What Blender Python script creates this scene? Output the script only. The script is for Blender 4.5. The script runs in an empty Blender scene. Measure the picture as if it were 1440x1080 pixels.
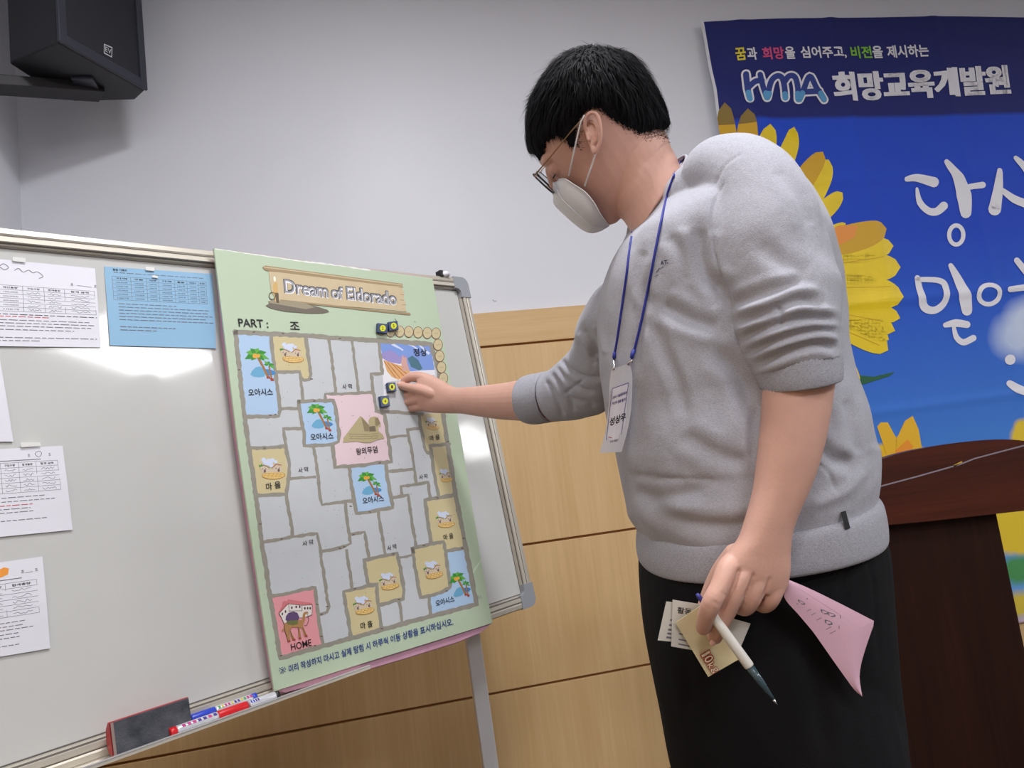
import bpy, bmesh, math, random
import numpy as np
from mathutils import Vector, Matrix, geometry
from mathutils.bvhtree import BVHTree
random.seed(7); rng = np.random.default_rng(7)
C = bpy.context.scene.collection
SC = bpy.context.scene
# ------------------------------------------------------------------ camera
F = 1070.0
CH = 1.1
def _n(a): a = np.array(a, float); return a / np.linalg.norm(a)
UP = _n([-1031, -7990, F]); WX = np.array([4910, -490, F], float); WX = _n(WX - UP * (WX @ UP)); WY = np.cross(UP, WX)
R = np.array([WX, WY, UP]).T                 # world axes seen from the camera (x right, y down, z forward)
CAM = np.array([0, 0, CH])
def idir(dx, dy, dz=0): return R.T @ np.array([dx, dy, dz], float)
def ray(x, y): return R.T @ (np.array([x - 720, y - 540, F]) / F)
def P(x, y, d): return CAM + ray(x, y) * d
def on(x, y, o, n):
    r = ray(x, y); return CAM + r * (((o - CAM) @ n) / (r @ n))
cam = bpy.data.cameras.new('camera'); cam.sensor_width = 36; cam.lens = 36 * F / 1440; cam.clip_start = .02
co = bpy.data.objects.new('camera', cam); C.objects.link(co)
M = Matrix.Identity(4)
for i, a in enumerate((R.T @ [1, 0, 0], R.T @ [0, -1, 0], R.T @ [0, 0, -1])):
    for j in range(3): M[j][i] = a[j]
M[2][3] = CH; co.matrix_world = M; SC.camera = co
SC.view_settings.view_transform = 'Standard'; SC.view_settings.look = 'None'
SC.view_settings.exposure = 0.17; SC.view_settings.gamma = 1; SC.view_settings.use_curve_mapping = False
# ------------------------------------------------------------------ light
w = bpy.data.worlds.new('world'); SC.world = w; w.use_nodes = True
w.node_tree.nodes['Background'].inputs[0].default_value = (.80, .86, 1, 1)
w.node_tree.nodes['Background'].inputs[1].default_value = .30
def area(name, loc, sx, sy, power, col=(1, .97, .93), rot=(0, 0, 0)):
    l = bpy.data.lights.new(name, 'AREA'); l.shape = 'RECTANGLE'; l.size = sx; l.size_y = sy; l.energy = power; l.color = col
    o = bpy.data.objects.new(name, l); C.objects.link(o); o.location = loc; o.rotation_euler = rot
    o['label'] = 'light'; return o
PANELS = [(.38, .72, .34, .34, 34), (3.1, -.78, 1.2, .6, 42), (-.2, -1.2, .6, .6, 20), (1.2, -2.6, 1.2, .6, 70), (5.4, .2, 1.2, .6, 50), (9.9, .1, 3.0, .7, 60)]
LIGHT_COL = (.955, .955, 1)
# ------------------------------------------------------------------ materials
def lin(c):
    c = [x / 255 for x in c]
    return [x / 12.92 if x <= .04045 else ((x + .055) / 1.055) ** 2.4 for x in c] + [1]
_m = {}
def mat(name, col, rough=.6, metal=0, spec=.5, noise=0, nscale=40, bump=0, bscale=200, emit=None, coat=0, stretch=None, col2=None, sss=0, ndetail=4):
    if name in _m: return _m[name]
    m = bpy.data.materials.new(name); m.use_nodes = True; _m[name] = m
    nt = m.node_tree; b = nt.nodes['Principled BSDF']
    b.inputs['Base Color'].default_value = lin(col); b.inputs['Roughness'].default_value = rough
    b.inputs['Metallic'].default_value = metal; b.inputs['Specular IOR Level'].default_value = spec
    b.inputs['Coat Weight'].default_value = coat
    if sss: b.inputs['Subsurface Weight'].default_value = sss; b.inputs['Subsurface Radius'].default_value = (.010, .004, .002); b.inputs['Subsurface Scale'].default_value = 1
    if emit: b.inputs['Emission Color'].default_value = lin(emit[0]); b.inputs['Emission Strength'].default_value = emit[1]
    if noise or bump or col2:
        tc = nt.nodes.new('ShaderNodeTexCoord'); mp = nt.nodes.new('ShaderNodeMapping')
        nt.links.new(tc.outputs['Object'], mp.inputs[0])
        if stretch: mp.inputs['Scale'].default_value = stretch
    if noise or col2:
        tx = nt.nodes.new('ShaderNodeTexNoise'); tx.inputs['Scale'].default_value = nscale; tx.inputs['Detail'].default_value = ndetail
        nt.links.new(mp.outputs[0], tx.inputs[0])
        rp = nt.nodes.new('ShaderNodeValToRGB'); rp.color_ramp.elements[0].position = .3; rp.color_ramp.elements[1].position = .7
        a = lin(col); c2 = lin(col2) if col2 else [x * (1 - noise) for x in a[:3]] + [1]
        rp.color_ramp.elements[0].color = c2; rp.color_ramp.elements[1].color = a
        nt.links.new(tx.outputs['Fac'], rp.inputs[0]); nt.links.new(rp.outputs[0], b.inputs['Base Color'])
    if bump:
        t2 = nt.nodes.new('ShaderNodeTexNoise'); t2.inputs['Scale'].default_value = bscale; t2.inputs['Detail'].default_value = 3
        nt.links.new(mp.outputs[0], t2.inputs[0])
        bp = nt.nodes.new('ShaderNodeBump'); bp.inputs['Strength'].default_value = bump; bp.inputs['Distance'].default_value = .002
        nt.links.new(t2.outputs['Fac'], bp.inputs['Height']); nt.links.new(bp.outputs[0], b.inputs['Normal'])
    return m
# ------------------------------------------------------------------ object helpers
def tag(o, label=None, cat=None, group=None, kind=None):
    if label: o['label'] = label
    if cat: o['category'] = cat
    if group: o['group'] = group
    if kind: o['kind'] = kind
    return o
def empty(name, loc, label, cat, group=None):
    o = bpy.data.objects.new(name, None); C.objects.link(o); o.location = Vector(loc); o.empty_display_size = .02
    return tag(o, label, cat, group)
def link(name, me, parent=None, mats=()):
    for x in mats: me.materials.append(x)
    o = bpy.data.objects.new(name, me); C.objects.link(o)
    if parent is not None:
        o.parent = parent; o.matrix_parent_inverse = Matrix.Translation(-parent.location)
    return o
def mesh(name, verts, faces, mats, parent=None, smooth=False, fm=None):
    me = bpy.data.meshes.new(name); me.from_pydata([tuple(v) for v in verts], [], [tuple(f) for f in faces]); me.update()
    if smooth: me.polygons.foreach_set('use_smooth', [True] * len(me.polygons))
    if fm is not None: me.polygons.foreach_set('material_index', fm)
    return link(name, me, parent, mats if isinstance(mats, (list, tuple)) else [mats])
def bm_obj(name, bm, m, parent=None, smooth=False):
    bmesh.ops.recalc_face_normals(bm, faces=bm.faces)
    me = bpy.data.meshes.new(name); bm.to_mesh(me); bm.free()
    if smooth: me.polygons.foreach_set('use_smooth', [True] * len(me.polygons))
    return link(name, me, parent, m if isinstance(m, (list, tuple)) else [m])
class Fr:
    """a frame: origin and three axes; box(), pt() work in it"""
    def __init__(s, o, a, b, c): s.o, s.a, s.b, s.c = [np.array(x, float) for x in (o, a, b, c)]
    def pt(s, x, y, z=0): return s.o + s.a * x + s.b * y + s.c * z
WORLD = Fr((0, 0, 0), (1, 0, 0), (0, 1, 0), (0, 0, 1))
def prism(bm, bot, top, bevel=0, seg=2):
    """closed solid between two polygons with the same number of corners"""
    n = len(bot); vb = [bm.verts.new(tuple(p)) for p in bot]; vt = [bm.verts.new(tuple(p)) for p in top]
    fs = [bm.faces.new(vb[::-1]), bm.faces.new(vt)] + [bm.faces.new((vb[i], vb[(i + 1) % n], vt[(i + 1) % n], vt[i])) for i in range(n)]
    if bevel:
        es = list({e for f in fs for e in f.edges})
        bmesh.ops.bevel(bm, geom=es, offset=bevel, segments=seg, affect='EDGES', profile=.6)
def fbox(bm, fr, x0, x1, y0, y1, z0, z1, bevel=0, seg=2):
    q = lambda z: [fr.pt(x0, y0, z), fr.pt(x1, y0, z), fr.pt(x1, y1, z), fr.pt(x0, y1, z)]
    prism(bm, q(z0), q(z1), bevel, seg)
def box_obj(name, fr, x0, x1, y0, y1, z0, z1, m, parent=None, bevel=0):
    bm = bmesh.new(); fbox(bm, fr, x0, x1, y0, y1, z0, z1, bevel); return bm_obj(name, bm, m, parent)
def tube(bm, pts, rad, n=10, cap=True, flat=1):
    pts = [np.array(p, float) for p in pts]; k = len(pts)
    if np.isscalar(rad): rad = [rad] * k
    t = [_n(pts[min(i + 1, k - 1)] - pts[max(i - 1, 0)]) for i in range(k)]
    ref = np.array([0, 0, 1.]) if abs(t[0][2]) < .9 else np.array([1., 0, 0])
    a = _n(np.cross(t[0], ref)); rings = []
    for i in range(k):
        a = _n(a - t[i] * (a @ t[i])); b = np.cross(t[i], a)
        rings.append([bm.verts.new(tuple(pts[i] + (a * math.cos(2 * math.pi * j / n) + b * flat * math.sin(2 * math.pi * j / n)) * rad[i])) for j in range(n)])
    for i in range(k - 1):
        for j in range(n): bm.faces.new((rings[i][j], rings[i][(j + 1) % n], rings[i + 1][(j + 1) % n], rings[i + 1][j]))
    if cap: bm.faces.new(rings[0][::-1]); bm.faces.new(rings[-1])
def tube_obj(name, pts, rad, m, parent=None, n=10, flat=1):
    bm = bmesh.new(); tube(bm, pts, rad, n, True, flat); return bm_obj(name, bm, m, parent, True)
# ------------------------------------------------------------------ flat print: words, pictures and lines as thin geometry
_txt = {}
def glyphs(s, bold=0.0, shear=0):
    k = (s, bold, shear)
    if k not in _txt:
        cu = bpy.data.curves.new('t', 'FONT'); cu.body = s; cu.size = 1; cu.offset = bold; cu.shear = shear; cu.resolution_u = 3
        o = bpy.data.objects.new('t', cu); C.objects.link(o); bpy.context.view_layer.update()
        me = bpy.data.meshes.new_from_object(o)
        v = np.array([x.co[:2] for x in me.vertices]).reshape(-1, 2); f = [tuple(p.vertices) for p in me.polygons]
        bpy.data.objects.remove(o); bpy.data.curves.remove(cu); bpy.data.meshes.remove(me)
        if len(v):
            mn, mx = v.min(0), v.max(0); v = (v - mn) / (mx - mn)
            _txt[k] = (v, f, (mx - mn)[0] / (mx - mn)[1])
        else: _txt[k] = (v, f, 1)
    return _txt[k]
class Print:
    """collects coloured flat shapes; fn(x, y, layer) gives the 3D point"""
    def __init__(s, fn, cell=0): s.cell = cell; s.fn = fn; s.v = []; s.f = []; s.fm = []; s.ms = []; s.L = 1.0
    def mi(s, m):
        if m not in s.ms: s.ms.append(m)
        return s.ms.index(m)
    def raw(s, v, f, m, layer=None):
        if layer is None: s.L += .02; layer = s.L
        i = s.mi(m)
        if s.cell:                      # cut along a grid so that the print follows the folds of its cloth
            g = s.cell
            for q in f:
                pl = [tuple(v[k]) for k in q]; xs = [p[0] for p in pl]; x0 = math.floor(min(xs) / g)
                while x0 * g < max(xs):
                    c = clip(clip(pl, 1, 0, -x0 * g), -1, 0, (x0 + 1) * g); x0 += 1
                    if len(c) < 3: continue
                    ys = [p[1] for p in c]; y0 = math.floor(min(ys) / g)
                    while y0 * g < max(ys):
                        d = clip(clip(c, 0, 1, -y0 * g), 0, -1, (y0 + 1) * g); y0 += 1
                        if len(d) < 3: continue
                        b = len(s.v); s.v += [s.fn(x, y, layer) for x, y in d]; s.f.append(tuple(range(b, b + len(d)))); s.fm.append(i)
            return
        b = len(s.v); s.v += [s.fn(x, y, layer) for x, y in v]
        for q in f: s.f.append(tuple(b + k for k in q)); s.fm.append(i)
    def poly(s, pts, m, layer=None):
        tr = geometry.tessellate_polygon([[Vector((p[0], p[1], 0)) for p in pts]])
        s.raw(pts, tr, m, layer)
    def ell(s, cx, cy, rx, ry, m, n=20, rot=0, layer=None):
        c, q = math.cos(rot), math.sin(rot)
        s.poly([(cx + rx * math.cos(t) * c - ry * math.sin(t) * q, cy + rx * math.cos(t) * q + ry * math.sin(t) * c) for t in [2 * math.pi * i / n for i in range(n)]], m, layer)
    def ring(s, cx, cy, rx, ry, wd, m, n=24, layer=None):
        v = []; f = []
        for i in range(n):
            t = 2 * math.pi * i / n
            v += [(cx + (rx - wd / 2) * math.cos(t), cy + (ry - wd / 2) * math.sin(t)), (cx + (rx + wd / 2) * math.cos(t), cy + (ry + wd / 2) * math.sin(t))]
            j = (i + 1) % n; f.append((2 * i, 2 * i + 1, 2 * j + 1, 2 * j))
        s.raw(v, f, m, layer)
    def line(s, pts, wd, m, wob=0, layer=None, smooth=False, caps=False):
        pts = [np.array(p, float) for p in pts]
        ws = list(wd) if hasattr(wd, '__len__') else None
        if smooth and len(pts) > 2:
            q = []; wq = []
            for i in range(len(pts) - 1):
                p0, p1, p2, p3 = pts[max(i - 1, 0)], pts[i], pts[i + 1], pts[min(i + 2, len(pts) - 1)]
                for t in np.linspace(0, 1, 7)[:-1]:
                    q.append(.5 * ((2 * p1) + (p2 - p0) * t + (2 * p0 - 5 * p1 + 4 * p2 - p3) * t * t + (3 * p1 - p0 - 3 * p2 + p3) * t ** 3))
                    if ws: wq.append(ws[i] * (1 - t) + ws[i + 1] * t)
            q.append(pts[-1]); pts = q
            if ws: wq.append(ws[-1]); ws = wq
        if wob:
            q = []
            for i in range(len(pts) - 1):
                L = np.linalg.norm(pts[i + 1] - pts[i]); k = max(1, int(L / 4.5))
                q += [pts[i] + (pts[i + 1] - pts[i]) * t for t in np.linspace(0, 1, k + 1)[:-1]]
            pts = q + [pts[-1]]
        v = []; f = []
        for i, p in enumerate(pts):
            t = pts[min(i + 1, len(pts) - 1)] - pts[max(i - 1, 0)]; t = t / (np.linalg.norm(t) + 1e-9); nn = np.array([-t[1], t[0]])
            W_ = (ws[i] if ws else wd) / 2; a = W_ + wob * random.uniform(-1, 1); b = W_ + wob * random.uniform(-1, 1)
            if i == 0: p = p - t * (W_ * .8 if not caps else 0)
            if i == len(pts) - 1: p = p + t * (W_ * .8 if not caps else 0)
            v += [p + nn * a, p - nn * b]
            if i: f.append((2 * i - 2, 2 * i - 1, 2 * i + 1, 2 * i))
        s.raw([tuple(x) for x in v], f, m, layer)
        if caps:
            for i, p in ((0, pts[0]), (-1, pts[-1])):
                r = (ws[i] if ws else wd) / 2; s.ell(p[0], p[1], r, r, m, 12, layer=layer if layer is not None else s.L)
    def text(s, t, bl, br, tl, m, bold=0, layer=None, shear=0):
        """bl, br: bottom left and right of the words; tl: top left"""
        v, f, asp = glyphs(t, bold, shear)
        if not len(v): return
        bl, br, tl = [np.array(p, float) for p in (bl, br, tl)]
        s.raw([tuple(bl + (br - bl) * x + (tl - bl) * y) for x, y in v], f, m, layer)
    def build(s, name, parent=None):
        return mesh(name, s.v, s.f, s.ms, parent, fm=s.fm)
def clip(poly, a, b, c):
    """keep a*x+b*y+c >= 0"""
    out = []
    for i, p in enumerate(poly):
        q = poly[(i + 1) % len(poly)]; dp = a * p[0] + b * p[1] + c; dq = a * q[0] + b * q[1] + c
        if dp >= 0: out.append(p)
        if dp * dq < 0: t = dp / (dp - dq); out.append((p[0] + (q[0] - p[0]) * t, p[1] + (q[1] - p[1]) * t))
    return out
ink = mat('ink black', (22, 22, 26), .5); inkgrey = mat('ink grey', (112, 112, 122), .6); inkred = mat('ink red', (190, 50, 50), .6)
# ------------------------------------------------------------------ the room
D = 2.6; XL = -.965; XR = 12.0; YB = -5.5; ZC = 3.12
plaster = mat('wall plaster', (224, 226, 233), .42, spec=.35, noise=.03, nscale=3, bump=.08, bscale=60)
plaster2 = mat('ceiling white', (225, 225, 225), .8)
for nm, b in (('wall_front', (XL - .1, XR + .1, D, D + .12, 0, ZC)), ('wall_left', (XL - .12, XL, YB, D, 0, ZC)), ('wall_right', (XR, XR + .12, YB, D, 0, ZC)), ('wall_back', (XL - .1, XR + .1, YB - .12, YB, 0, ZC))):
    globals()[nm] = tag(box_obj(nm, WORLD, *b, plaster), kind='structure')
tag(box_obj('floor', WORLD, XL - .1, XR + .1, YB - .1, D + .1, -.1, 0, mat('floor vinyl', (66, 56, 48), .35, noise=.15, nscale=8)), kind='structure')
ceil = tag(box_obj('ceiling', WORLD, XL - .1, XR + .1, YB - .1, D + .1, ZC, ZC + .1, plaster2), kind='structure')
def wood(name, c1, c2, rough, vertical=True, sc=1.0):
    m = bpy.data.materials.new(name); m.use_nodes = True; nt = m.node_tree; b = nt.nodes['Principled BSDF']
    tc = nt.nodes.new('ShaderNodeTexCoord'); mp = nt.nodes.new('ShaderNodeMapping')
    mp.inputs['Scale'].default_value = (70 * sc, 70 * sc, 2.2 * sc) if vertical else (2.2 * sc, 70 * sc, 70 * sc)
    n1 = nt.nodes.new('ShaderNodeTexNoise'); n1.inputs['Scale'].default_value = 1.3; n1.inputs['Detail'].default_value = 6; n1.inputs['Roughness'].default_value = .65
    mp2 = nt.nodes.new('ShaderNodeMapping'); mp2.inputs['Scale'].default_value = (7, 7, .7) if vertical else (.7, 7, 7)
    n2 = nt.nodes.new('ShaderNodeTexNoise'); n2.inputs['Scale'].default_value = 1.5; n2.inputs['Detail'].default_value = 3
    mx = nt.nodes.new('ShaderNodeMath'); mx.operation = 'MULTIPLY_ADD'; mx.inputs[1].default_value = .55
    rp = nt.nodes.new('ShaderNodeValToRGB'); rp.color_ramp.elements[0].position = .42; rp.color_ramp.elements[1].position = .66
    rp.color_ramp.elements[0].color = lin(c2); rp.color_ramp.elements[1].color = lin(c1)
    h2 = nt.nodes.new('ShaderNodeMath'); h2.operation = 'MULTIPLY'; h2.inputs[1].default_value = .5
    for a, z in ((tc.outputs['Object'], mp.inputs[0]), (mp.outputs[0], n1.inputs[0]), (tc.outputs['Object'], mp2.inputs[0]), (mp2.outputs[0], n2.inputs[0]), (n2.outputs['Fac'], h2.inputs[0]), (n1.outputs['Fac'], mx.inputs[0]), (h2.outputs[0], mx.inputs[2]), (mx.outputs[0], rp.inputs[0]), (rp.outputs[0], b.inputs['Base Color'])): nt.links.new(a, z)
    b.inputs['Roughness'].default_value = rough; b.inputs['Specular IOR Level'].default_value = .35 if rough < .43 else .15
    return m
wv = wood('oak veneer upright', (220, 187, 138), (208, 173, 122), .42); wh = wood('oak veneer across', (218, 185, 136), (206, 171, 120), .42, False)
box_obj('backing_board', WORLD, XL, XR, D - .012, D, 0, 1.700, mat('groove brown', (160, 108, 56), .7), wall_front)
for z0, z1, m in ((1.594, 1.712, wh), (.902, 1.586, wv), (.444, .894, wv), (.10, .436, wv)):
    box_obj('wood_panel', WORLD, XL + .002, XR, D - .024, D - .0121, z0, z1, m, wall_front, .0015)
for z0, z1, m in ((1.594, 1.712, wh), (.902, 1.586, wv), (.444, .894, wv), (.10, .436, wv)):
    box_obj('wood_panel', WORLD, XL, XL + .012, YB, D - .026, z0, z1, m, wall_left, .0015)
for nm, b in (('baseboard_front', (XL + .02, XR, D - .034, D - .024, 0, .099)), ('baseboard_left', (XL + .012, XL + .022, YB, D - .04, 0, .099))):
    tag(box_obj(nm, WORLD, *b, mat('baseboard brown', (88, 56, 34), .5)), kind='structure')
# small scuff on the plaster right of the board
q = P(695, 423, 2.7); sc_ = Print(lambda x, y, L: on(x, y, np.array([0, D - .0004, 0]), np.array([0, 1., 0])))
sc_.line([(693, 422), (696, 424), (698, 423)], .8, mat('scuff', (120, 118, 120), .8)); sc_.build('scuff', wall_front)
# ceiling lights: recessed panels and downlights
lens = mat('light lens', (255, 253, 246), .5, emit=((255, 250, 240), 4)); alu = mat('aluminium trim', (196, 194, 188), .3, .9)
for i, (x, y, sx, sy, pw) in enumerate(PANELS):
    e = empty('ceiling_light', (x, y, ZC), ['square ceiling light panel just above the speaker of the game', 'long ceiling light panel to the right of the camera', 'square ceiling light panel behind the camera by the left wall', 'long ceiling light panel behind the camera', 'long ceiling light panel far to the right', 'longest ceiling light panel at the far right end of the room'][i], 'light', 'ceiling lights')
    bm = bmesh.new()
    for a in ((x - sx / 2 - .03, x + sx / 2 + .03, y - sy / 2 - .03, y - sy / 2), (x - sx / 2 - .03, x + sx / 2 + .03, y + sy / 2, y + sy / 2 + .03), (x - sx / 2 - .03, x - sx / 2, y - sy / 2, y + sy / 2), (x + sx / 2, x + sx / 2 + .03, y - sy / 2, y + sy / 2)):
        fbox(bm, WORLD, *a, ZC - .02, ZC)
    bm_obj('frame', bm, alu, e)
    box_obj('lens', WORLD, x - sx / 2, x + sx / 2, y - sy / 2, y + sy / 2, ZC - .008, ZC, lens, e)
    area('panel_light', (x, y, ZC - .025), sx, sy, pw, LIGHT_COL)
for x, y, lb in ((.17, 1.84, 'round downlight in the ceiling above the whiteboard'), (1.86, 1.71, 'round downlight in the ceiling above the banner'), (3.6, 1.7, 'round downlight in the ceiling far to the right'), (6.25, -3.07, 'round downlight far behind the camera, the further one'), (4.26, -2.65, 'round downlight behind the camera, the nearer one')):
    e = empty('downlight', (x, y, ZC), lb, 'light', 'downlights near the front wall')
    bm = bmesh.new(); tube(bm, [(x, y, ZC - .012), (x, y, ZC)], .05, 20); bm_obj('ring', bm, alu, e, True)
    bm = bmesh.new(); tube(bm, [(x, y, ZC - .014), (x, y, ZC - .0121)], .038, 20); bm_obj('bulb', bm, mat('downlight bulb', (255, 250, 240), .5, emit=((255, 245, 230), 25)), e, True)
# ------------------------------------------------------------------ whiteboard
Bh = _n(R.T @ np.array([993, -31, F])); Bv = R.T @ np.array([-1345, -6119, F]); Bv = _n(Bv - Bh * (Bv @ Bh)); Bn = np.cross(Bh, Bv)
BO = P(690, 620, 2.0); BF = Fr(BO, Bh, Bv, Bn)
S0, S1, T0, T1 = -1.455, .027, -.432, .453
steel = mat('whiteboard enamel', (200, 201, 198), .07, spec=.5, noise=.02, nscale=5)
frame_m = mat('champagne aluminium', (208, 202, 188), .38, .45); dark = mat('dark gap', (92, 86, 80), .6); cap_m = mat('grey corner plastic', (150, 154, 160), .45)
wb = empty('whiteboard', (BO[0], BO[1], 0), 'white magnetic board in an aluminium frame on a grey stand', 'whiteboard')
box_obj('writing_surface', BF, S0 + .02, S1 - .02, T0 + .015, T1 - .015, -.016, 0, steel, wb)
def rail(name, p0, p1, inn, wd=.033):
    """p0-p1 outer edge line (s,t); inn: inward direction; stepped profile with two dark grooves"""
    p0, p1, inn = np.array(p0), np.array(p1), np.array(inn, float)
    prof = [(0, -.018), (0, .006), (.003, .011), (.012, .012), (.0150, .0105), (.017, .0105), (.019, .012), (.0265, .012), (.0275, .009), (.0305, .008), (wd, .0005), (wd, -.018)]
    vs = []
    for p, mt in ((p0, 1), (p1, -1)):
        for a, z in prof:
            d = (p1 - p0) / np.linalg.norm(p1 - p0)
            q = p + inn * a + d * a * mt; vs.append(BF.pt(q[0], q[1], z))
    n = len(prof); fs = [(i, (i + 1) % n, n + (i + 1) % n, n + i) for i in range(n)]
    fm = [1 if i in (4, 8) else 0 for i in range(n)]
    return mesh(name, vs, fs, [frame_m, dark], wb, fm=fm)
rail('frame_rail', (S0, T1), (S1, T1), (0, -1)); rail('frame_rail', (S0, T0), (S1, T0), (0, 1))
rail('frame_rail', (S0, T0), (S0, T1), (1, 0)); rail('frame_rail', (S1, T0), (S1, T1), (-1, 0))
# thin dark gap lines where the rail meets the enamel
g = Print(lambda s, t, L: BF.pt(s, t, .0006))
for a in (((S0 + .034, T1 - .035), (S1 - .034, T1 - .035)), ((S0 + .034, T0 + .035), (S1 - .034, T0 + .035)), ((S1 - .035, T0 + .034), (S1 - .035, T1 - .034))): g.line(a, .002, dark)
mk_ = mat('marker rub', (176, 176, 172), .5)
g.build('gap_line', wb)
for sx, sy, s, t in ((1, 1, S0, T0), (1, -1, S0, T1), (-1, 1, S1, T0), (-1, -1, S1, T1)):
    r = .022; A, Bq, wd = .052, .058, .0335; pts = []
    for i in range(7):
        th = math.pi / 2 * i / 6; pts.append((r - r * math.cos(th), r - r * math.sin(th)))      # outer corner at 0,0
    pts += [(A, 0), (A, wd), (wd + .012, wd)]
    for i in range(1, 6):
        th = math.pi / 2 * i / 6; pts.append((wd + .012 - .012 * math.sin(th), wd + .012 - .012 * math.cos(th)))
    pts += [(wd, Bq), (0, Bq)]
    bm = bmesh.new()
    bo = [BF.pt(s + sx * x - sx * .001, t + sy * y - sy * .001, -.02) for x, y in pts]; to = [BF.pt(s + sx * x - sx * .001, t + sy * y - sy * .001, .0135) for x, y in pts]
    prism(bm, bo, to); bm_obj('corner_cap', bm, cap_m, wb)
# pivot clips at the rim
def stp(x, y, w=0):
    q = on(x, y, BO + Bn * w, Bn); return (q - BO - Bn * w) @ Bh, (q - BO - Bn * w) @ Bv
clip_m = mat('clear clip', (222, 224, 226), .2, spec=.6)
for (x, y), sg in (((621, 386), 1), ((669, 865), -1)):
    s, t = stp(x, y); e = bpy.data.objects.new('x', None)
    bm = bmesh.new(); tube(bm, [BF.pt(s - .012, t + sg * .002, -.004), BF.pt(s - .004, t - sg * .004, .012), BF.pt(s + .006, t - sg * .004, .014), BF.pt(s + .016, t + sg * .004, .004)], [.004, .008, .009, .006], 10)
    bm_obj('rim_clip', bm, clip_m, wb, True)
    bm = bmesh.new(); fbox(bm, BF, s - .018, s - .007, t - .012, t + .006, -.004, .016, .002); bm_obj('clip_hinge', bm, mat('clip black', (30, 28, 30), .5), wb)
    bpy.data.objects.remove(e)
# tray
tr = bmesh.new(); sA, sB = S0 + .02, -.522
prof = [(0, -.404), (.004, -.404), (.006, -.425), (.010, -.4335), (.050, -.4335), (.052, -.4295), (.0555, -.4295), (.056, -.4345), (.006, -.4375), (0, -.436)]
prism(tr, [BF.pt(sA, t, w_) for w_, t in prof], [BF.pt(sB, t, w_) for w_, t in prof]); bm_obj('tray', tr, frame_m, wb)
box_obj('tray_lip', BF, sA, sB, -.4292, -.4272, .0515, .0565, mat('bright lip', (235, 235, 235), .25, .5), wb)
# stand
std = mat('stand grey steel', (222, 223, 228), .42, .1)
def stand_leg(tx, ty, bx, by, zt=1.0):
    bm = bmesh.new(); a = np.array([Bh[0], Bh[1], 0]); a = _n(a); a = np.array([a[0] * .82 + a[1] * .57, a[1] * .82 - a[0] * .57, 0]); b = np.array([-a[1], a[0], 0])
    c0, c1 = np.array([tx, ty, zt]), np.array([bx, by, .07]); hw = .019
    q = lambda c: [c + a * hw + b * hw, c - a * hw + b * hw, c - a * hw - b * hw, c + a * hw - b * hw]
    prism(bm, q(c1), q(c0), .003); bm_obj('stand_post', bm, std, wb)
    c = c1; bm = bmesh.new(); prism(bm, [c + b * .30 + a * .025 - [0, 0, .03], c + b * .30 - a * .025 - [0, 0, .03], c - b * .30 - a * .025 - [0, 0, .03], c - b * .30 + a * .025 - [0, 0, .03]], [c + b * .30 + a * .025, c + b * .30 - a * .025, c - b * .30 - a * .025, c - b * .30 + a * .025], .004); bm_obj('stand_foot', bm, std, wb)
    for sg in (1, -1):
        k = c + b * .27 * sg; bm = bmesh.new(); tube(bm, [(k[0], k[1] - .012, .026), (k[0], k[1] + .012, .026)], .026, 14); bm_obj('caster', bm, mat('caster black', (36, 34, 34), .5), wb, True)
pa, pb = P(664, 895, 1.97), P(690, 1080, 1.97)
dd = (pb - pa) / (pa[2] - pb[2]); pt_ = pa - dd * (1.0 - pa[2]); pbo = pa + dd * (pa[2] - .07)
stand_leg(pt_[0], pt_[1], pbo[0], pbo[1])
off = -Bh * np.array([1, 1, 0]) * 1.22
stand_leg(pt_[0] + off[0], pt_[1] + off[1], pbo[0] + off[0], pbo[1] + off[1])
bm = bmesh.new(); tube(bm, [(pbo[0], pbo[1], .25), (pbo[0] + off[0], pbo[1] + off[1], .25)], .018, 10); bm_obj('cross_bar', bm, std, wb, True)
# ------------------------------------------------------------------ game board
GW = .032; GO = BO + Bn * GW
gmap = lambda off=0: (lambda x, y, L: on(x, y, GO, Bn) + Bn * (off + .0001 * L))
gp = gmap()
green = mat('green board paper', (186, 203, 176), .42, spec=.4, noise=.03, nscale=6)
pink_b = mat('pink foam board', (200, 150, 172), .6, noise=.12, nscale=30)
gb_c = on(500, 660, GO, Bn)
gb = empty('game_board', (gb_c[0], gb_c[1], gb_c[2] - .43), 'pale green paper game board with a grey map, hung on the whiteboard', 'game board')
outer = [(301, 349), (340, 354.5), (450, 369.5), (560, 384.5), (608, 391), (621, 463), (633, 530), (650, 625), (668, 735), (682, 820), (692.5, 876), (600, 905), (500, 936), (386, 972), (372, 880), (352, 745), (335, 628), (317, 480)]
bm = bmesh.new(); prism(bm, [gp(x, y, 0) - Bn * .005 for x, y in outer], [gp(x, y, 0) for x, y in outer]); bm_obj('green_sheet', bm, green, gb)
back = [(303, 352), (605, 392), (688, 877), (672, 890), (640, 903), (566, 926), (460, 957), (398, 973.5), (384, 971), (368, 872), (348, 740), (331, 622), (313, 478)]
for k, (w0, w1, dx) in enumerate(((-.0145, -.0056, 0), (-.0245, -.0152, -2))):
    bm = bmesh.new(); bk = [(x + dx, y + (1 if y > 880 else 0) * k * 1.5) for x, y in back]
    prism(bm, [on(x, y, GO + Bn * w0, Bn) for x, y in bk], [on(x, y, GO + Bn * w0, Bn) + Bn * (w1 - w0) for x, y in bk]); bm_obj('pink_backing', bm, pink_b, gb)
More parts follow.
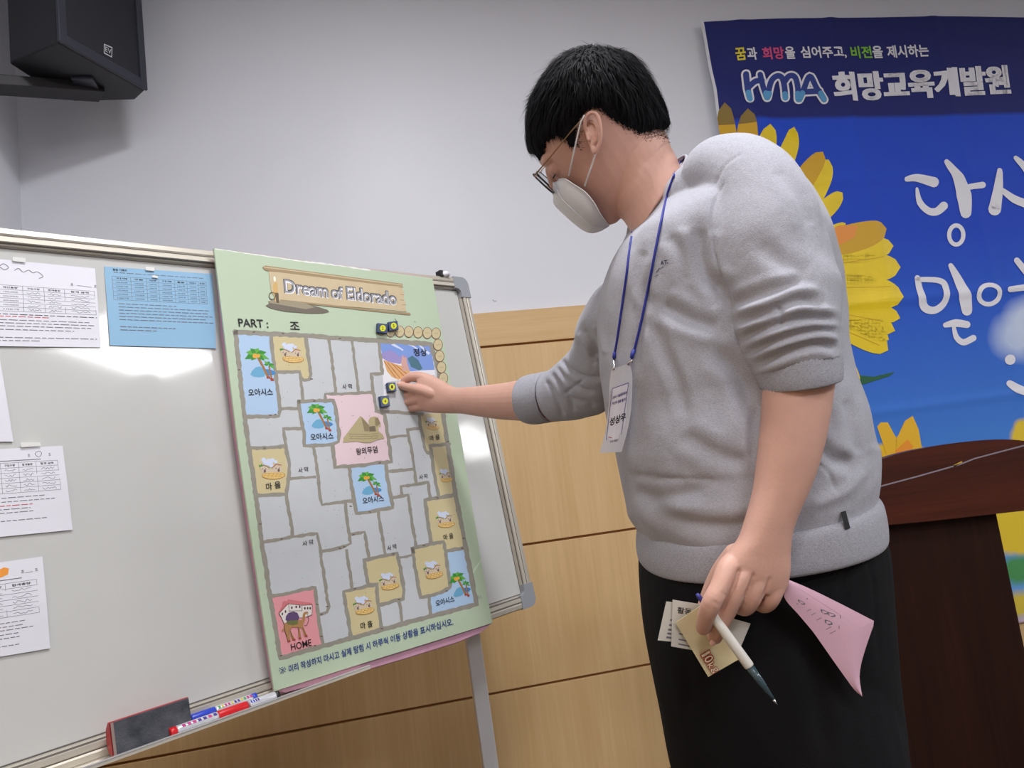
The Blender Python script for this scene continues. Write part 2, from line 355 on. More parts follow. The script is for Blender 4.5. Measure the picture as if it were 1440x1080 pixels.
# torn white edge along the top
pr = Print(gp); paper_w = mat('torn paper white', (232, 234, 228), .8)
pr.line([(303, 349.8), (340, 355.5), (380, 361), (430, 368.5), (450, 371)], 1.2, paper_w, .5); pr.line([(430, 367.8), (470, 372.6), (520, 379.8)], 1.6, paper_w, .6)
G_ = mat('map grey', (196, 200, 203), .45, noise=.03, nscale=30); BR = mat('map road', (150, 146, 134), .5, noise=.1, nscale=60)
BL = mat('oasis blue', (172, 200, 228), .45); TAN = mat('village tan', (204, 191, 146), .45); PK = mat('tomb pink', (224, 200, 206), .45); HM = mat('home pink', (224, 152, 158), .45)
mapo = [(331, 467), (430, 472), (478, 476), (533, 479), (606, 484), (617, 523), (624, 590), (632, 640), (640, 694), (652, 755), (661, 802), (670, 850), (628, 861), (567, 877), (496, 897), (448, 910), (394, 926), (387, 881), (378, 831), (374, 798), (368, 763), (362, 715), (355, 664), (350, 629), (343, 581), (337, 524)]
pr.poly(mapo, G_, 1)
pr.poly([(331, 468), (381, 471), (386, 516), (393, 566), (394, 584), (346, 586), (340, 544), (335, 505)], BL)
pr.poly([(381, 470), (430, 473), (434, 508), (437, 526), (435, 534), (423, 532), (422, 523), (388, 523)], TAN)
pr.poly([(421, 564), (468, 564), (474, 591), (477, 622), (428, 626), (424, 590)], BL)
pr.poly([(458, 554), (523, 552), (531, 581), (541, 584), (545, 610), (550, 649), (513, 654), (471, 657), (468, 628), (477, 622), (473, 590), (469, 565), (458, 565)], PK)
pr.poly([(351, 630), (400, 629), (406, 670), (402, 694), (359, 697)], TAN)
pr.poly([(491, 657), (543, 652), (547, 685), (552, 714), (501, 722), (494, 682)], BL)
pr.poly([(590, 583), (622, 580), (632, 638), (640, 695), (616, 699), (611, 668), (607, 638), (599, 636), (592, 604)], TAN)
pr.poly([(598, 703), (640, 696), (652, 755), (655, 770), (626, 775), (624, 761), (606, 761), (601, 730)], TAN)
pr.poly([(580, 771), (624, 762), (629, 796), (633, 827), (592, 839), (585, 800)], TAN)
pr.poly([(626, 776), (655, 771), (663, 810), (669, 847), (605, 863), (602, 839), (633, 827), (629, 796)], BL)
pr.poly([(512, 788), (558, 779), (565, 812), (567, 843), (533, 851), (530, 823), (517, 822)], TAN)
pr.poly([(484, 832), (529, 823), (533, 862), (537, 884), (494, 896), (487, 860)], TAN)
pr.poly([(379, 838), (443, 827), (448, 870), (454, 905), (394, 924), (387, 880)], HM)
sky_b = mat('castle sky', (120, 150, 214), .45)
pr.poly([(533, 481), (606, 484), (612, 527), (620, 580), (594, 582), (541, 580), (538, 525), (534, 495)], mat('castle white', (228, 228, 232), .45))
pr.poly([(533.5, 482), (605, 484), (611, 520), (590, 521), (573, 523), (562, 508), (548, 505), (538, 502)], sky_b)
pr.poly([(536, 497), (548, 492), (556, 496), (562, 502), (570, 499), (575, 506), (562, 512), (546, 509), (538, 504)], mat('castle violet', (150, 140, 196), .45))
pr.poly([(539, 506), (553, 511), (566, 515), (577, 522), (573, 530), (560, 534), (551, 530), (544, 522)], mat('castle sand', (214, 168, 110), .45))
for a in (((540, 508), (556, 531)), ((545, 510), (562, 531)), ((551, 511), (568, 529)), ((557, 514), (572, 526))): pr.line(a, 1.3, mat('castle rust', (178, 110, 62), .45), .2)
pr.poly([(566, 498), (568, 503), (571, 502), (573, 512), (576, 521), (566, 522), (564, 510)], mat('castle tower', (204, 160, 150), .45))
pr.poly([(573, 504), (580, 500), (588, 506), (594, 518), (590, 521), (578, 516)], mat('castle pine', (66, 110, 128), .45))
for a in (((552, 484), (566, 492)), ((590, 486), (603, 497)), ((576, 484), (586, 490))): pr.line(a, 2.6, mat('castle cloud', (206, 216, 238), .45), .6)
pr.poly([(545, 537), (611, 527), (616, 560), (620, 580), (594, 582), (541, 580)], G_)
W6 = 5.2
for ln, wd in (
    (mapo + [mapo[0]], 6.6), ([(381, 471), (383, 494), (386, 516), (389, 538), (393, 566), (394, 576), (392, 585), (370, 586), (346, 586)], W6),
    ([(430, 473), (432, 488), (434.4, 508), (437, 526), (435, 534), (428, 535), (423, 532), (421.5, 523), (400, 523), (388, 523)], W6), ([(423, 532), (425, 557), (426, 563)], 4.4),
    ([(461.7, 475), (463, 484), (466, 502), (468, 518), (470.5, 533), (472, 551)], 4), ([(494.4, 476), (498.6, 507), (504, 550)], 4),
    ([(532, 479), (536, 507), (537.5, 525), (522, 526), (525, 551), (529, 578), (560, 580), (594, 582)], 4.6), ([(458, 565), (457, 554), (480, 554), (523, 552)], 4.6), ([(529, 578), (541, 583), (544, 607), (548, 629), (550, 649), (530, 651), (513, 654), (490, 656), (471, 657), (468, 628)], W6),
    ([(420, 565), (440, 564), (468, 563), (471, 571), (474, 591), (477, 610), (476, 621), (468, 625), (439, 627), (428, 626.5), (427, 607), (423, 586), (420, 565)], W6),
    ([(396, 575), (419, 574.5)], 4.6), ([(402, 631), (401, 622), (399.8, 612), (398.8, 603), (424, 603)], 4.6), ([(351, 630), (372, 630), (399, 627.7), (402, 631), (404.5, 641), (407, 654), (406, 671), (402.5, 695), (380, 696), (358.7, 697)], W6),
    ([(402.5, 695), (404, 708), (407.6, 728), (410.4, 742), (411, 754)], 4.8), ([(404, 674), (425, 672), (443, 671)], 4), ([(440.4, 628.7), (443.5, 643), (445.6, 659), (447, 670), (448.6, 684), (450.7, 701), (453, 710), (473, 707), (498, 704)], 4.4), 
    ([(491, 658), (494, 682), (497.4, 702), (501, 722), (519, 720), (535, 717), (552, 714), (549.4, 696), (545, 675), (543, 654)], W6),
    ([(486, 708), (487.5, 729), (490, 747), (493, 764), (483, 769), (468, 773), (450, 776)], 4.4), ([(372, 762), (397, 758), (411, 755), (446, 750), (448.6, 763), (451.4, 785), (455, 805), (458, 827), (460, 842), (462, 853), (460, 861), (450, 864)], 4.6),
    ([(487, 774), (489, 788), (492, 805), (495, 827)], 4.2), ([(493, 752), (512.5, 748), (515.3, 766), (518.8, 784)], 4.2), ([(530, 822), (517.4, 822), (514, 802), (512, 788), (529, 784), (558.3, 778), (561, 789), (565.3, 812), (568, 830), (566.7, 842), (555, 845), (533, 851)], W6),
    ([(493, 897), (492, 887), (489.4, 870), (485.5, 848), (483.3, 832), (500, 828), (529, 822), (530.5, 837), (533.3, 863), (537, 885)], W6), ([(561, 848), (564, 862), (565.3, 877)], 4.6),
    ([(581, 776), (579, 770.6), (596, 767), (623.6, 761.5), (626.4, 775), (629, 796), (632.6, 816), (633, 826), (625, 831), (611, 836), (591.7, 840), (588, 823), (583, 796), (580.5, 772)], W6), ([(560, 784.4), (571, 783), (580, 780)], 4), ([(602.8, 838), (605.5, 864)], 4.6),
    ([(532, 720.5), (534, 737), (538, 758), (541.7, 779)], 4.2), ([(545, 663), (558, 662), (580, 659.4)], 4.2), ([(573, 604), (575, 615), (580, 640), (582.8, 661), (585, 680)], 4.2), ([(547.8, 615.5), (560, 613.3), (574, 613)], 4), ([(573, 604), (591, 603)], 4),
    ([(565, 695), (564, 684), (583, 681.7), (602, 678), (605, 698)], 4.2), ([(552, 700), (574, 696), (576, 712), (578.6, 730), (582.8, 754), (585, 768)], 4.4), ([(606, 761), (602, 737), (599.4, 716), (597.4, 703), (614.7, 700), (634, 697), (640, 695.6)], W6), ([(627, 775), (650, 771)], W6),
    ([(589, 583), (592, 604), (598, 633), (601, 637), (607, 638)], 4.6), ([(616.8, 698), (614.7, 689), (611, 668), (607.8, 647), (605, 627), (632, 624.5)], 4.8), ([(379, 838), (402, 835.5), (420, 830.5), (443.3, 826), (443.3, 837), (446, 851), (448.3, 870), (451, 892), (454.5, 905)], W6)):
    pr.line(ln, wd, BR, .75)
kn = mat('knot brown', (104, 88, 78), .6)
for x, y in ((357, 467), (398, 469), (478, 476), (380, 584), (387, 583), (438, 533), (442, 564), (372, 630), (336, 520), (396, 758), (460, 853), (452, 864), (433, 906), (443, 908), (395, 922), (484, 769), (478, 771), (493, 712), (520, 720), (561, 843), (499, 828), (553, 779), (534, 651), (615, 700), (650, 771), (596, 767), (628, 831), (537, 884), (452, 895), (366, 737), (446, 850), (497, 752), (652, 757), (630, 621)):
    pr.ell(x, y, 2.2, .9, kn, 8, random.uniform(-.4, .4))
pg, pg2, trunk_m, sea, nut = mat('palm green', (52, 140, 44), .5), mat('palm light green', (96, 172, 62), .5), mat('palm trunk', (158, 112, 62), .5), mat('lagoon blue', (104, 168, 204), .5), mat('coconut', (222, 166, 62), .5)
redm = mat('brick red', (160, 66, 52), .5)
def lp(cx, cy, s, sl=.10):      # local icon coordinates: x right, y up, in steps of s px; sl the slope of the row in the picture
    return lambda x, y: (cx + s * (x - .12 * y * -1 * -1 + 0) + s * y * -.14, cy + s * x * sl - s * y)
def palm(cx, cy, s, sl=0.03, wd=1.0):
    f = lp(cx, cy, s, sl); g_ = lambda L: [f(x * wd, y) for x, y in L]
    pr.poly(g_([(-3.4, -2.6), (-2.6, -1.4), (-1.2, -.2), (.2, .2), (1.0, -.6), (1.2, -2.2), (.6, -3.0), (-1, -3.3), (-2.6, -3.2)]), sea)
    pr.poly(g_([(1.4, -.6), (3, -.6), (4.2, -1.2), (4.4, -1.8), (3.4, -2.4), (2.2, -2.6), (1.4, -2)]), mat('lagoon deep', (60, 130, 190), .5))
    pr.line(g_([(0, 4), (.7, 1.4), (1.3, -1), (1.8, -3.2)]), .75 * s, trunk_m); pr.line(g_([(2.9, .2), (2.8, -1.4), (2.7, -3.4)]), .5 * s, trunk_m)
    pr.poly(g_([(1.3, -2.9), (2.3, -2.8), (2.5, -3.6), (1.2, -3.6)]), redm); pr.poly(g_([(2.2, -3.5), (3.3, -3.4), (3.2, -4.3), (2.3, -4.3)]), redm)
    for (x, y), m in (((-3.9, 2.2), pg), ((-3.0, 4.4), pg2), ((-1.4, 5.7), pg), ((1.1, 5.9), pg2), ((3.2, 4.8), pg), ((3.6, 2.5), pg2), ((2.0, 2.0), pg), ((-2.0, 1.9), pg)):
        dx, dy = x, y - 4.2; L = math.hypot(dx, dy); nx, ny = -dy / L * .85, dx / L * .85
        pr.poly(g_([(0, 4.2), (dx * .5 + nx, 4.2 + dy * .5 + ny), (x, y), (dx * .5 - nx, 4.2 + dy * .5 - ny)]), m)
    pr.ell(*f(-.5 * wd, 3.4), .85 * s, .8 * s, nut, 10); pr.ell(*f(.5 * wd, 3.5), .6 * s, .6 * s, nut, 10)
    for (x, y), m in (((1.4, .8), pg), ((1.8, 1.9), pg2), ((3.2, 2.0), pg), ((4.6, 1.0), pg), ((4.6, -.4), pg2), ((3.4, .2), pg)):
        dx, dy = x - 3, y - .9; L = math.hypot(dx, dy) + .01; nx, ny = -dy / L * .45, dx / L * .45
        pr.poly(g_([(3, .9), (3 + dx * .5 + nx, .9 + dy * .5 + ny), (x, y), (3 + dx * .5 - nx, .9 + dy * .5 - ny)]), m)
hs, rf, cl_m, pv, pvl = mat('hut wall', (206, 190, 166), .5), mat('hut roof', (128, 92, 74), .5), mat('cloud', (206, 216, 236), .5), mat('paving', (228, 196, 122), .5), mat('paving line', (178, 130, 62), .5)
def village(cx, cy, s, sl=0.0, wd=1.0):
    f = lp(cx, cy, s, sl); g_ = lambda L: [f(x * wd, y) for x, y in L]
    for x, y, r in ((-2, 3.6, 1.2), (0, 2.6, 1.9), (1.6, 3.4, 1.1), (2.8, 2.7, .9), (-1.6, 2.4, 1.2), (.6, 1.2, 1)): pr.ell(*f(x * wd, y + .6), r * s * .85, r * s * .8, cl_m, 12)
    pr.ell(*f(.4 * wd, -2.2), 4.9 * s * wd, 1.75 * s, pvl, 22, sl * .9); pr.ell(*f(.4 * wd, -2.1), 4.6 * s * wd, 1.5 * s, pv, 22, sl * .9)
    for y, a, b in ((-1.3, -3, 3.6), (-2.1, -4, 4.6), (-2.9, -3, 3.8)): pr.line(g_([(a, y), (b, y)]), .18 * s, pvl)
    for x in (-2.6, -1, .7, 2.4, 3.8): pr.line(g_([(x, -1.3), (x - .5, -2.1)]), .16 * s, pvl); pr.line(g_([(x - .8, -2.1), (x - 1, -2.9)]), .16 * s, pvl)
    pr.poly(g_([(-4.3, 1.5), (-2.6, 1.9), (-.7, .8), (-.5, -1), (-4, -1.3)]), hs); pr.poly(g_([(.8, .8), (2.8, 2.1), (4.5, 1.7), (4.4, -1), (.9, -1)]), hs)
    pr.line(g_([(-4.5, 1.6), (-2.6, 2.1), (-.5, .9)]), .3 * s, rf); pr.line(g_([(.7, .9), (2.8, 2.4), (4.7, 1.9)]), .34 * s, mat('hut roof red', (166, 92, 74), .5) if s > 2.6 else rf)
    pr.poly(g_([(-4.4, 1.3), (-4.5, 2.3), (-3.9, 2.0), (-3.3, 2.7), (-3.1, 1.8), (-2.6, 1.7)]), pg)
    dk = mat('hut door', (110, 84, 78), .5)
    for x, y, r in ((-2.7, -.4, .5), (-3.4, .5, .2), (-2, .5, .2), (3.1, -.2, .5), (2.2, .6, .2), (3.6, .8, .2)): pr.ell(*f(x * wd, y), r * s, r * s * 1.5, dk, 8)
    pr.poly(g_([(-.8, .1), (.9, .1), (.9, -.9), (-.8, -.9)]), hs)
palm(365, 516, 4.5, .05, 1.05); palm(449, 590, 3.8, .03, 1.05); palm(519, 684, 3.5, -.05, 1.05); palm(646, 826, 3.6, -.25, .9)
village(409, 498, 3.1, .07); village(381, 661, 3.4, -.02); village(607, 597, 2.0, .03, .9); village(626, 670, 2.1, -.05, .8); village(625, 732, 2.6, -.10, .95); village(608, 803, 2.8, -.22, .9)
village(546, 819, 2.7, -.18, .95); village(510, 853, 2.9, -.18, .95)
# pyramid and sphinx
st1, st2, st3 = mat('stone light', (178, 166, 124), .5), mat('stone shade', (138, 124, 92), .5), mat('stone dark', (112, 98, 80), .5)
z2 = lambda L: [(420 + x / 9, 540 + y / 9) for x, y in L]
pr.poly(z2([(560, 740), (565, 680), (610, 625), (775, 408), (800, 420), (890, 520), (880, 470), (900, 425), (960, 412), (1000, 425), (1035, 500), (1035, 540), (1005, 548), (1010, 600), (1060, 640), (1082, 690), (1000, 705), (900, 745), (820, 745), (740, 728), (620, 735)]), st1)
pr.poly(z2([(790, 420), (890, 530), (885, 600), (830, 600)]), st2); pr.poly(z2([(890, 540), (965, 530), (975, 600), (890, 605)]), st3); pr.poly(z2([(965, 430), (1000, 430), (1030, 500), (985, 540), (965, 520)]), st2)
for y in (635, 660, 690): pr.line(z2([(640, y), (800, y + 6), (1000, y - 4)]), .8, st2, .2)
# camel and house
z3 = lambda L: [(370 + x / 9, 820 + y / 9) for x, y in L]
wh_, cam_m, sad, out_ = mat('house white', (222, 216, 210), .5), mat('camel tan', (172, 128, 80), .5), mat('saddle violet', (96, 70, 112), .5), mat('outline brown', (70, 40, 40), .5)
pr.poly(z3([(200, 380), (300, 250), (620, 270), (615, 400), (560, 425), (440, 440), (260, 510)]), wh_)
pr.poly(z3([(200, 360), (235, 290), (240, 240), (270, 225), (300, 230), (310, 205), (460, 230), (610, 250), (620, 280), (490, 280), (320, 262), (215, 375)]), mat('roof pink', (206, 120, 124), .5))
for L in ([(200, 380), (305, 262), (490, 282), (618, 275)], [(320, 265), (325, 360)], [(325, 355), (490, 350)], [(490, 282), (488, 350)], [(195, 380), (230, 440), (262, 515)], [(618, 275), (615, 400), (540, 430)]): pr.line(z3(L), .7, out_)
for x, y in ((240, 390), (280, 360), (360, 312), (415, 302), (460, 300), (525, 320), (560, 318), (592, 318)): pr.ell(*z3([(x, y)])[0], 1.2, 2.0, out_, 8)
pr.poly(z3([(262, 520), (300, 500), (440, 470), (490, 470), (500, 390), (520, 365), (560, 360), (570, 385), (530, 400), (525, 470), (500, 540), (560, 680), (525, 682), (485, 570), (460, 560), (480, 705), (445, 708), (440, 560), (360, 560), (340, 600), (405, 722), (370, 725), (320, 600), (345, 740), (310, 745), (270, 600), (265, 560), (260, 600), (232, 620), (230, 600), (255, 570)]), cam_m)
for L in ([(262, 520), (270, 600), (315, 740)], [(340, 600), (380, 720)], [(440, 560), (455, 705)], [(495, 560), (545, 680)], [(560, 400), (575, 470), (545, 540), (515, 535)]): pr.line(z3(L), .7, out_)
pr.poly(z3([(280, 470), (285, 420), (320, 375), (380, 360), (430, 375), (455, 430), (440, 480), (330, 490)]), sad); pr.poly(z3([(290, 480), (440, 465), (435, 520), (370, 535), (305, 520)]), mat('blanket green', (110, 112, 66), .5))
for x, y in ((322, 735), (388, 715), (462, 698), (542, 668)): pr.ell(*z3([(x, y)])[0], 2.2, 1.4, redm, 8)
T = lambda t, bl, br, h, m=ink, b=.012, k=.14: pr.text(t, bl, br, (bl[0] - h * k, bl[1] - h), m, b)
T('HOME', (409.5, 915), (438, 908), 9.5, b=.006); T('오아시스', (349.5, 557), (384, 556), 10, b=.015); T('오아시스', (437, 619.5), (469, 617.5), 9.5, b=.015); T('오아시스', (510, 709), (540, 705), 9, b=.015); T('오아시스', (613, 853), (639, 846), 8.5, b=.015)
T('왕의무덤', (501, 640), (531, 636.5), 9.5, b=.012); T('마 을', (374.5, 690), (395, 686), 10, b=.015); T('마 을', (507.5, 885.5), (524, 881.5), 9.5, b=.015); T('마 을', (604.5, 620.5), (618.5, 618), 7.5, b=.012); T('마 을', (624, 760), (637.5, 757), 8, b=.012)
T('사 막', (419.5, 665.5), (434, 663), 7); T('사 막', (425.5, 768.5), (441, 765.5), 7.5); T('사 막', (481.5, 547.5), (495.5, 546.5), 7); T('사 막', (544.5, 774.5), (558, 771.5), 7); T('사 막', (589.5, 674.5), (601.5, 672.5), 6.5); T('정상', (582, 501), (600.5, 500.5), 10.5, b=.02)
T('PART :', (335.5, 459.5), (377.5, 461.5), 11.5, b=.014, k=.12); T('조', (408, 463.5), (421.5, 464), 11, b=.012)
for i, (a, b) in enumerate((((541, 542), (543, 541)), ((541, 546), (543, 545)))): pr.line((a, b), .6, inkgrey)
blue_i = mat('ink blue', (34, 64, 132), .5)
sen = [(396, 947), (636, 878)]
pr.text('미리 작성하지 마시고 실제 탐험 시 하루씩 이동 상황을 표시하십시오.', (406.5, 946), (637.5, 879), (405, 935.5), blue_i, .018)
for q_ in (((392.5, 939.5), (401, 944.5)), ((400, 938), (394, 947))): pr.line(q_, .9, blue_i)
for q_ in ((396.4, 938.6), (397.6, 945.8), (392.6, 943.4), (401, 940.8)): pr.ell(*q_, .8, .8, blue_i, 8)
# scroll heading and candle
z8 = lambda L: [(360 + x / 6, 365 + y / 6) for x, y in L]
sc1, sc2, sc3 = mat('scroll paper', (206, 188, 152), .5, noise=.08, nscale=25), mat('scroll rod', (160, 138, 104), .5), mat('scroll rod light', (196, 178, 142), .5)
pr.poly(z8([(105, 100), (1235, 225), (1232, 250), (1250, 290), (1242, 330), (1262, 370), (1256, 400), (1268, 440), (180, 345), (150, 310), (128, 270), (118, 210), (112, 150)]), sc1)
pr.poly(z8([(50, 65), (75, 52), (150, 62), (1232, 205), (1238, 232), (1100, 220), (700, 172), (400, 135), (105, 98), (70, 88)]), sc2); pr.line(z8([(70, 66), (400, 106), (800, 160), (1228, 216)]), 1.6, sc3)
pr.poly(z8([(200, 338), (600, 380), (1000, 425), (1290, 450), (1306, 462), (1290, 470), (1000, 440), (600, 396), (200, 352)]), sc2)
for x, y in ((1236, 240), (1246, 300), (1244, 345), (1262, 385)): pr.line(z8([(x - 30, y - 4), (x, y)]), .8, sc2)
pr.poly(z8([(78, 390), (110, 372), (200, 362), (300, 365), (420, 375), (520, 400), (600, 425), (616, 442), (560, 455), (440, 455), (250, 440), (130, 415)]), mat('plate dark', (112, 104, 92), .5))
pr.poly(z8([(100, 352), (160, 340), (220, 352), (330, 350), (420, 370), (490, 405), (420, 420), (300, 400), (180, 378), (110, 368)]), mat('plate light', (156, 146, 122), .5))
pr.poly(z8([(140, 235), (150, 195), (178, 192), (185, 280), (190, 370), (165, 365), (145, 290)]), mat('candle wax', (206, 170, 106), .5)); pr.poly(z8([(160, 280), (188, 285), (192, 370), (168, 365)]), mat('candle holder', (98, 84, 66), .5))
pr.ring(*z8([(135, 308)])[0], 4.4, 5, 1.1, mat('candle holder', (98, 84, 66))); pr.ell(*z8([(155, 165)])[0], 1.6, 4, mat('flame cream', (244, 240, 222), .5), 12, -.1)
w_t, k_t, g_t = mat('letter white', (232, 232, 236), .4), mat('letter dark', (70, 70, 76), .4), mat('letter grey', (150, 152, 158), .4)
for wd_, bl, br, h in (('Dream', (400.5, 412), (461.5, 419), 19), ('of', (466, 419), (482.5, 421), 17), ('Eldorado', (488, 421.5), (557.5, 429.5), 18.5)):
    q = lambda dx, dy, m, b_, top=1: pr.text(wd_, (bl[0] + dx, bl[1] + dy), (br[0] + dx, br[1] + dy), (bl[0] + dx - h * .10, bl[1] + dy - h), m, b_)
    for dx, dy in ((-.9, -.6), (.9, -.6), (-.9, .6), (.9, .6)): q(dx, dy, k_t, .03)
    q(.5, 1.0, w_t, .03); q(.2, .5, w_t, .02); q(-.5, -.9, k_t, -.012); q(0.1, -.1, g_t, -.005)
cr, crl = mat('circle tan', (202, 188, 148), .5), mat('circle line', (120, 88, 66), .5)
for x, y in ((549, 466), (561.7, 466.3), (574.5, 466.7), (587.5, 467.5), (600.5, 468.3), (612.8, 469), (615.5, 485), (617.8, 501), (620.3, 516.7), (623, 532), (536, 464)):
    pr.ell(x, y, 6.3, 7.8, cr if x != 536 else green, 20); pr.ring(x, y, 6.3, 7.8, .8, crl); pr.line([(x - 2.4, y - .5), (x - .6, y + 1.3), (x + .8, y - 1), (x + 2.4, y + .6)], .5, mat('circle scrib', (160, 132, 92)))
# specks and pencil marks
for _ in range(150):
    x, y = random.uniform(370, 610), random.uniform(480, 840)
    if geometry.intersect_point_tri_2d(Vector((x, y)), Vector((381, 471)), Vector((520, 860)), Vector((600, 640))) or random.random() < .3: pr.ell(x, y, .5, .5, kn, 5)
for a in (((672, 838), (673, 842)), ((675, 838), (675.5, 841)), ((555, 448), (557, 451)), ((582, 452), (584, 453))): pr.line(a, .6, inkgrey)
# creased corner at the lower right
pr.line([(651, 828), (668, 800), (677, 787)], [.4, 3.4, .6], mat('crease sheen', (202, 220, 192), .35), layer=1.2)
pr.build('printed_map', gb)
# tape on the sheet above the hand
# ------------------------------------------------------------------ magnets
mg, my = mat('magnet navy', (26, 52, 92), .3, spec=.6), mat('magnet yellow', (214, 218, 34), .4)
for (c, n_, lb) in (([(531.5, 454), (546, 456), (545, 469), (531, 467)], '2', 'navy square magnet with a yellow 2, left one above the map'), ([(546.5, 452.5), (559, 451), (561, 463.5), (548, 465.5)], '5', 'navy square magnet above the map beside the magnet numbered 2'),
                    ([(545, 538), (556, 537.5), (558, 550), (546.5, 550.5)], '1', 'navy square magnet under the fingertips'), ([(534.5, 557), (547, 556), (549, 571), (536.5, 572.5)], '4', 'navy square magnet with a yellow 4 below the fingertips')):
    cen = np.mean([on(x, y, GO, Bn) for x, y in c], 0); e = empty('number_magnet', cen, lb, 'magnet', 'numbered magnets on the map')
    bm = bmesh.new(); q = [on(x, y, GO + Bn * .010, Bn) for x, y in c][::-1]; prism(bm, [p - Bn * .0078 for p in q], q, .0012); bm_obj('magnet_body', bm, mg, e)
    cx, cy = np.mean([p[0] for p in c]), np.mean([p[1] for p in c]); m_ = Print(lambda x, y, L: on(x, y, GO + Bn * .0105, Bn) + Bn * .0001 * L)
    m_.ell(cx, cy, 4.1, 4.4, my, 20); m_.text(n_, (cx - 1.2, cy + 2.2), (cx + 1.3, cy + 2.2), (cx - 1.5, cy - 2.2), ink, .02); m_.build('number_sticker', e)
# ------------------------------------------------------------------ papers on the whiteboard
class Quad:
    """u right, v down on a sheet given by its corners in space"""
    def __init__(s, c, n, lift=.0): s.c = [np.array(x, float) for x in c]; s.n = n; s.lift = lift
    def __call__(s, u, v, L=0):
        a, b, c, d = s.c; p = (a * (1 - u) + b * u) * (1 - v) + (d * (1 - u) + c * u) * v
        return p + s.n * (s.lift * math.sin(math.pi * v) ** 2 * u + .00012 * L)
def sheet(name, q, m, parent=None, nu=6, nv=6, th=.0003, smooth=False):
    vs = [q(i / nu, j / nv) for j in range(nv + 1) for i in range(nu + 1)]; k = len(vs); vs += [v - q.n * th for v in vs]; fs = []
    for j in range(nv):
        for i in range(nu):
            a = j * (nu + 1) + i; f = (a, a + 1, a + nu + 2, a + nu + 1); fs += [f[::-1], tuple(x + k for x in f)]
    ed = [i for i in range(nu + 1)] + [(j + 1) * (nu + 1) - 1 for j in range(1, nv + 1)] + [nv * (nu + 1) + i for i in range(nu - 1, -1, -1)] + [j * (nu + 1) for j in range(nv - 1, 0, -1)]
    for a, b in zip(ed, ed[1:] + ed[:1]): fs.append((a, b, b + k, a + k))
    return mesh(name, vs, fs, m, parent, smooth)
def form_print(q, e, table, body, hand=True, title=None, note=None, words_=None):
    p = Print(q); lc = inkgrey
    x0, x1, y0, y1, cols, rows = table
    for j in range(rows + 1): v = y0 + (y1 - y0) * j / rows; p.line([(x0, v), (x1, v)], .004, lc)
    for u in cols: p.line([(u, y0), (u, y1)], .003, lc)
    hd = words_ or ['지 역', '재산총량', '구입수량', '합계총량', '합계 금액']
    h = (y1 - y0) / rows
    for i in range(len(cols) - 1):
        a, b = cols[i], cols[i + 1]; m0 = (b - a) * .2
        for j in range(rows):
            v = y0 + h * (j + .72)
            if j == 0: p.text(hd[i % len(hd)], (a + m0, v), (b - m0, v), (a + m0, v - h * .45), ink, .02)
            elif i < 2 or not hand: p.text(random.choice(['100,000원', '500,000원', '1,000,000원', '100개']), (a + m0, v), (b - m0, v), (a + m0, v - h * .36), ink)
            else: p.line([(a + m0 + (b - a - 2 * m0) * t, v - h * .2 + random.uniform(-.25, .25) * h) for t in np.linspace(0, 1, 9)], .004, inkgrey, smooth=True)
    for k, (v, a, b, m_) in enumerate(body):
        u = a
        while u < b:
            l = random.uniform(.02, .06); p.line([(u, v), (min(u + l, b), v)], .008, m_); u += l + .018
    if title: title(p)
    p.build('printed_form', e)
white_p, blue_p = mat('white paper', (222, 222, 230), .55), mat('blue paper', (138, 180, 210), .6)
bp = lambda x, y, w_=.0012: on(x, y, BO + Bn * w_, Bn)
def hangpaper(lb, tr, br, bl, tl, m, fn, lift=.0015):
    c = [bp(*tl), bp(*tr), bp(*br, .003), bp(*bl, .003)]
    e = empty('paper', np.mean(c, 0) - [0, 0, .05], lb, 'paper', 'forms on the whiteboard'); q = Quad(c, Bn, lift); sheet('sheet', q, m, e); fn(q, e)
    return e
def tape(e, pts):
    p = Print(lambda x, y, L: bp(x, y, .0042) + Bn * .0001 * L); p.poly(pts, mat('clear tape', (226, 228, 224), .15, spec=.8)); p.build('tape', e)
hd1 = lambda p: (p.line([(.30, .08), (.33, .05), (.36, .09), (.33, .12), (.30, .09)], .005, inkgrey, smooth=True), p.line([(.40, .12), (.43, .09), (.46, .13), (.50, .10), (.53, .13), (.56, .11), (.60, .16), (.57, .19)], .005, inkgrey, smooth=True), p.line([(.85, .24), (.96, .25)], .004, inkgrey), p.text('조', (.80, .25), (.82, .25), (.80, .22), ink), p.text('조', (.98, .25), (1., .25), (.98, .22), ink))
e = hangpaper('white form with a crossed title and red line, top left on the whiteboard', (133.5, 377.5), (142, 488.5), (-62, 486), (-66, 358), white_p,
  lambda q, e: form_print(q, e, (.10, .98, .30, .60, [.10, .28, .45, .60, .75, .98], 6), [(.635, .1, .98, ink), (.66, .1, .62, inkred)] + [(v, .1, b, inkgrey) for v, b in ((.70, .92), (.735, .97), (.77, .93), (.81, .80), (.90, .97), (.935, .55))], title=hd1))
tape(e, [(18, 361), (36, 363), (36, 369), (18, 367)])
e = hangpaper('light blue form hung right of the white one at the board top', (298.5, 385.2), (304, 490), (155, 485.7), (146.4, 374.6), blue_p,
  lambda q, e: form_print(q, e, (.06, .93, .12, .42, [.06, .22, .36, .47, .62, .74, .85, .93], 6), [(.07, .08, .9, inkgrey)] + [(v, .1, b, inkgrey) for v, b in ((.47, .62), (.51, .95), (.55, .93), (.59, .97), (.63, .90), (.67, .98), (.76, .60), (.80, .42))], hand=False, title=lambda p: p.text('활동 기록지', (.07, .05), (.19, .05), (.07, .02), ink, .02), words_=['지역', '구분', '구입수량', '가격', '총량', '수입지수', '총 금액']))
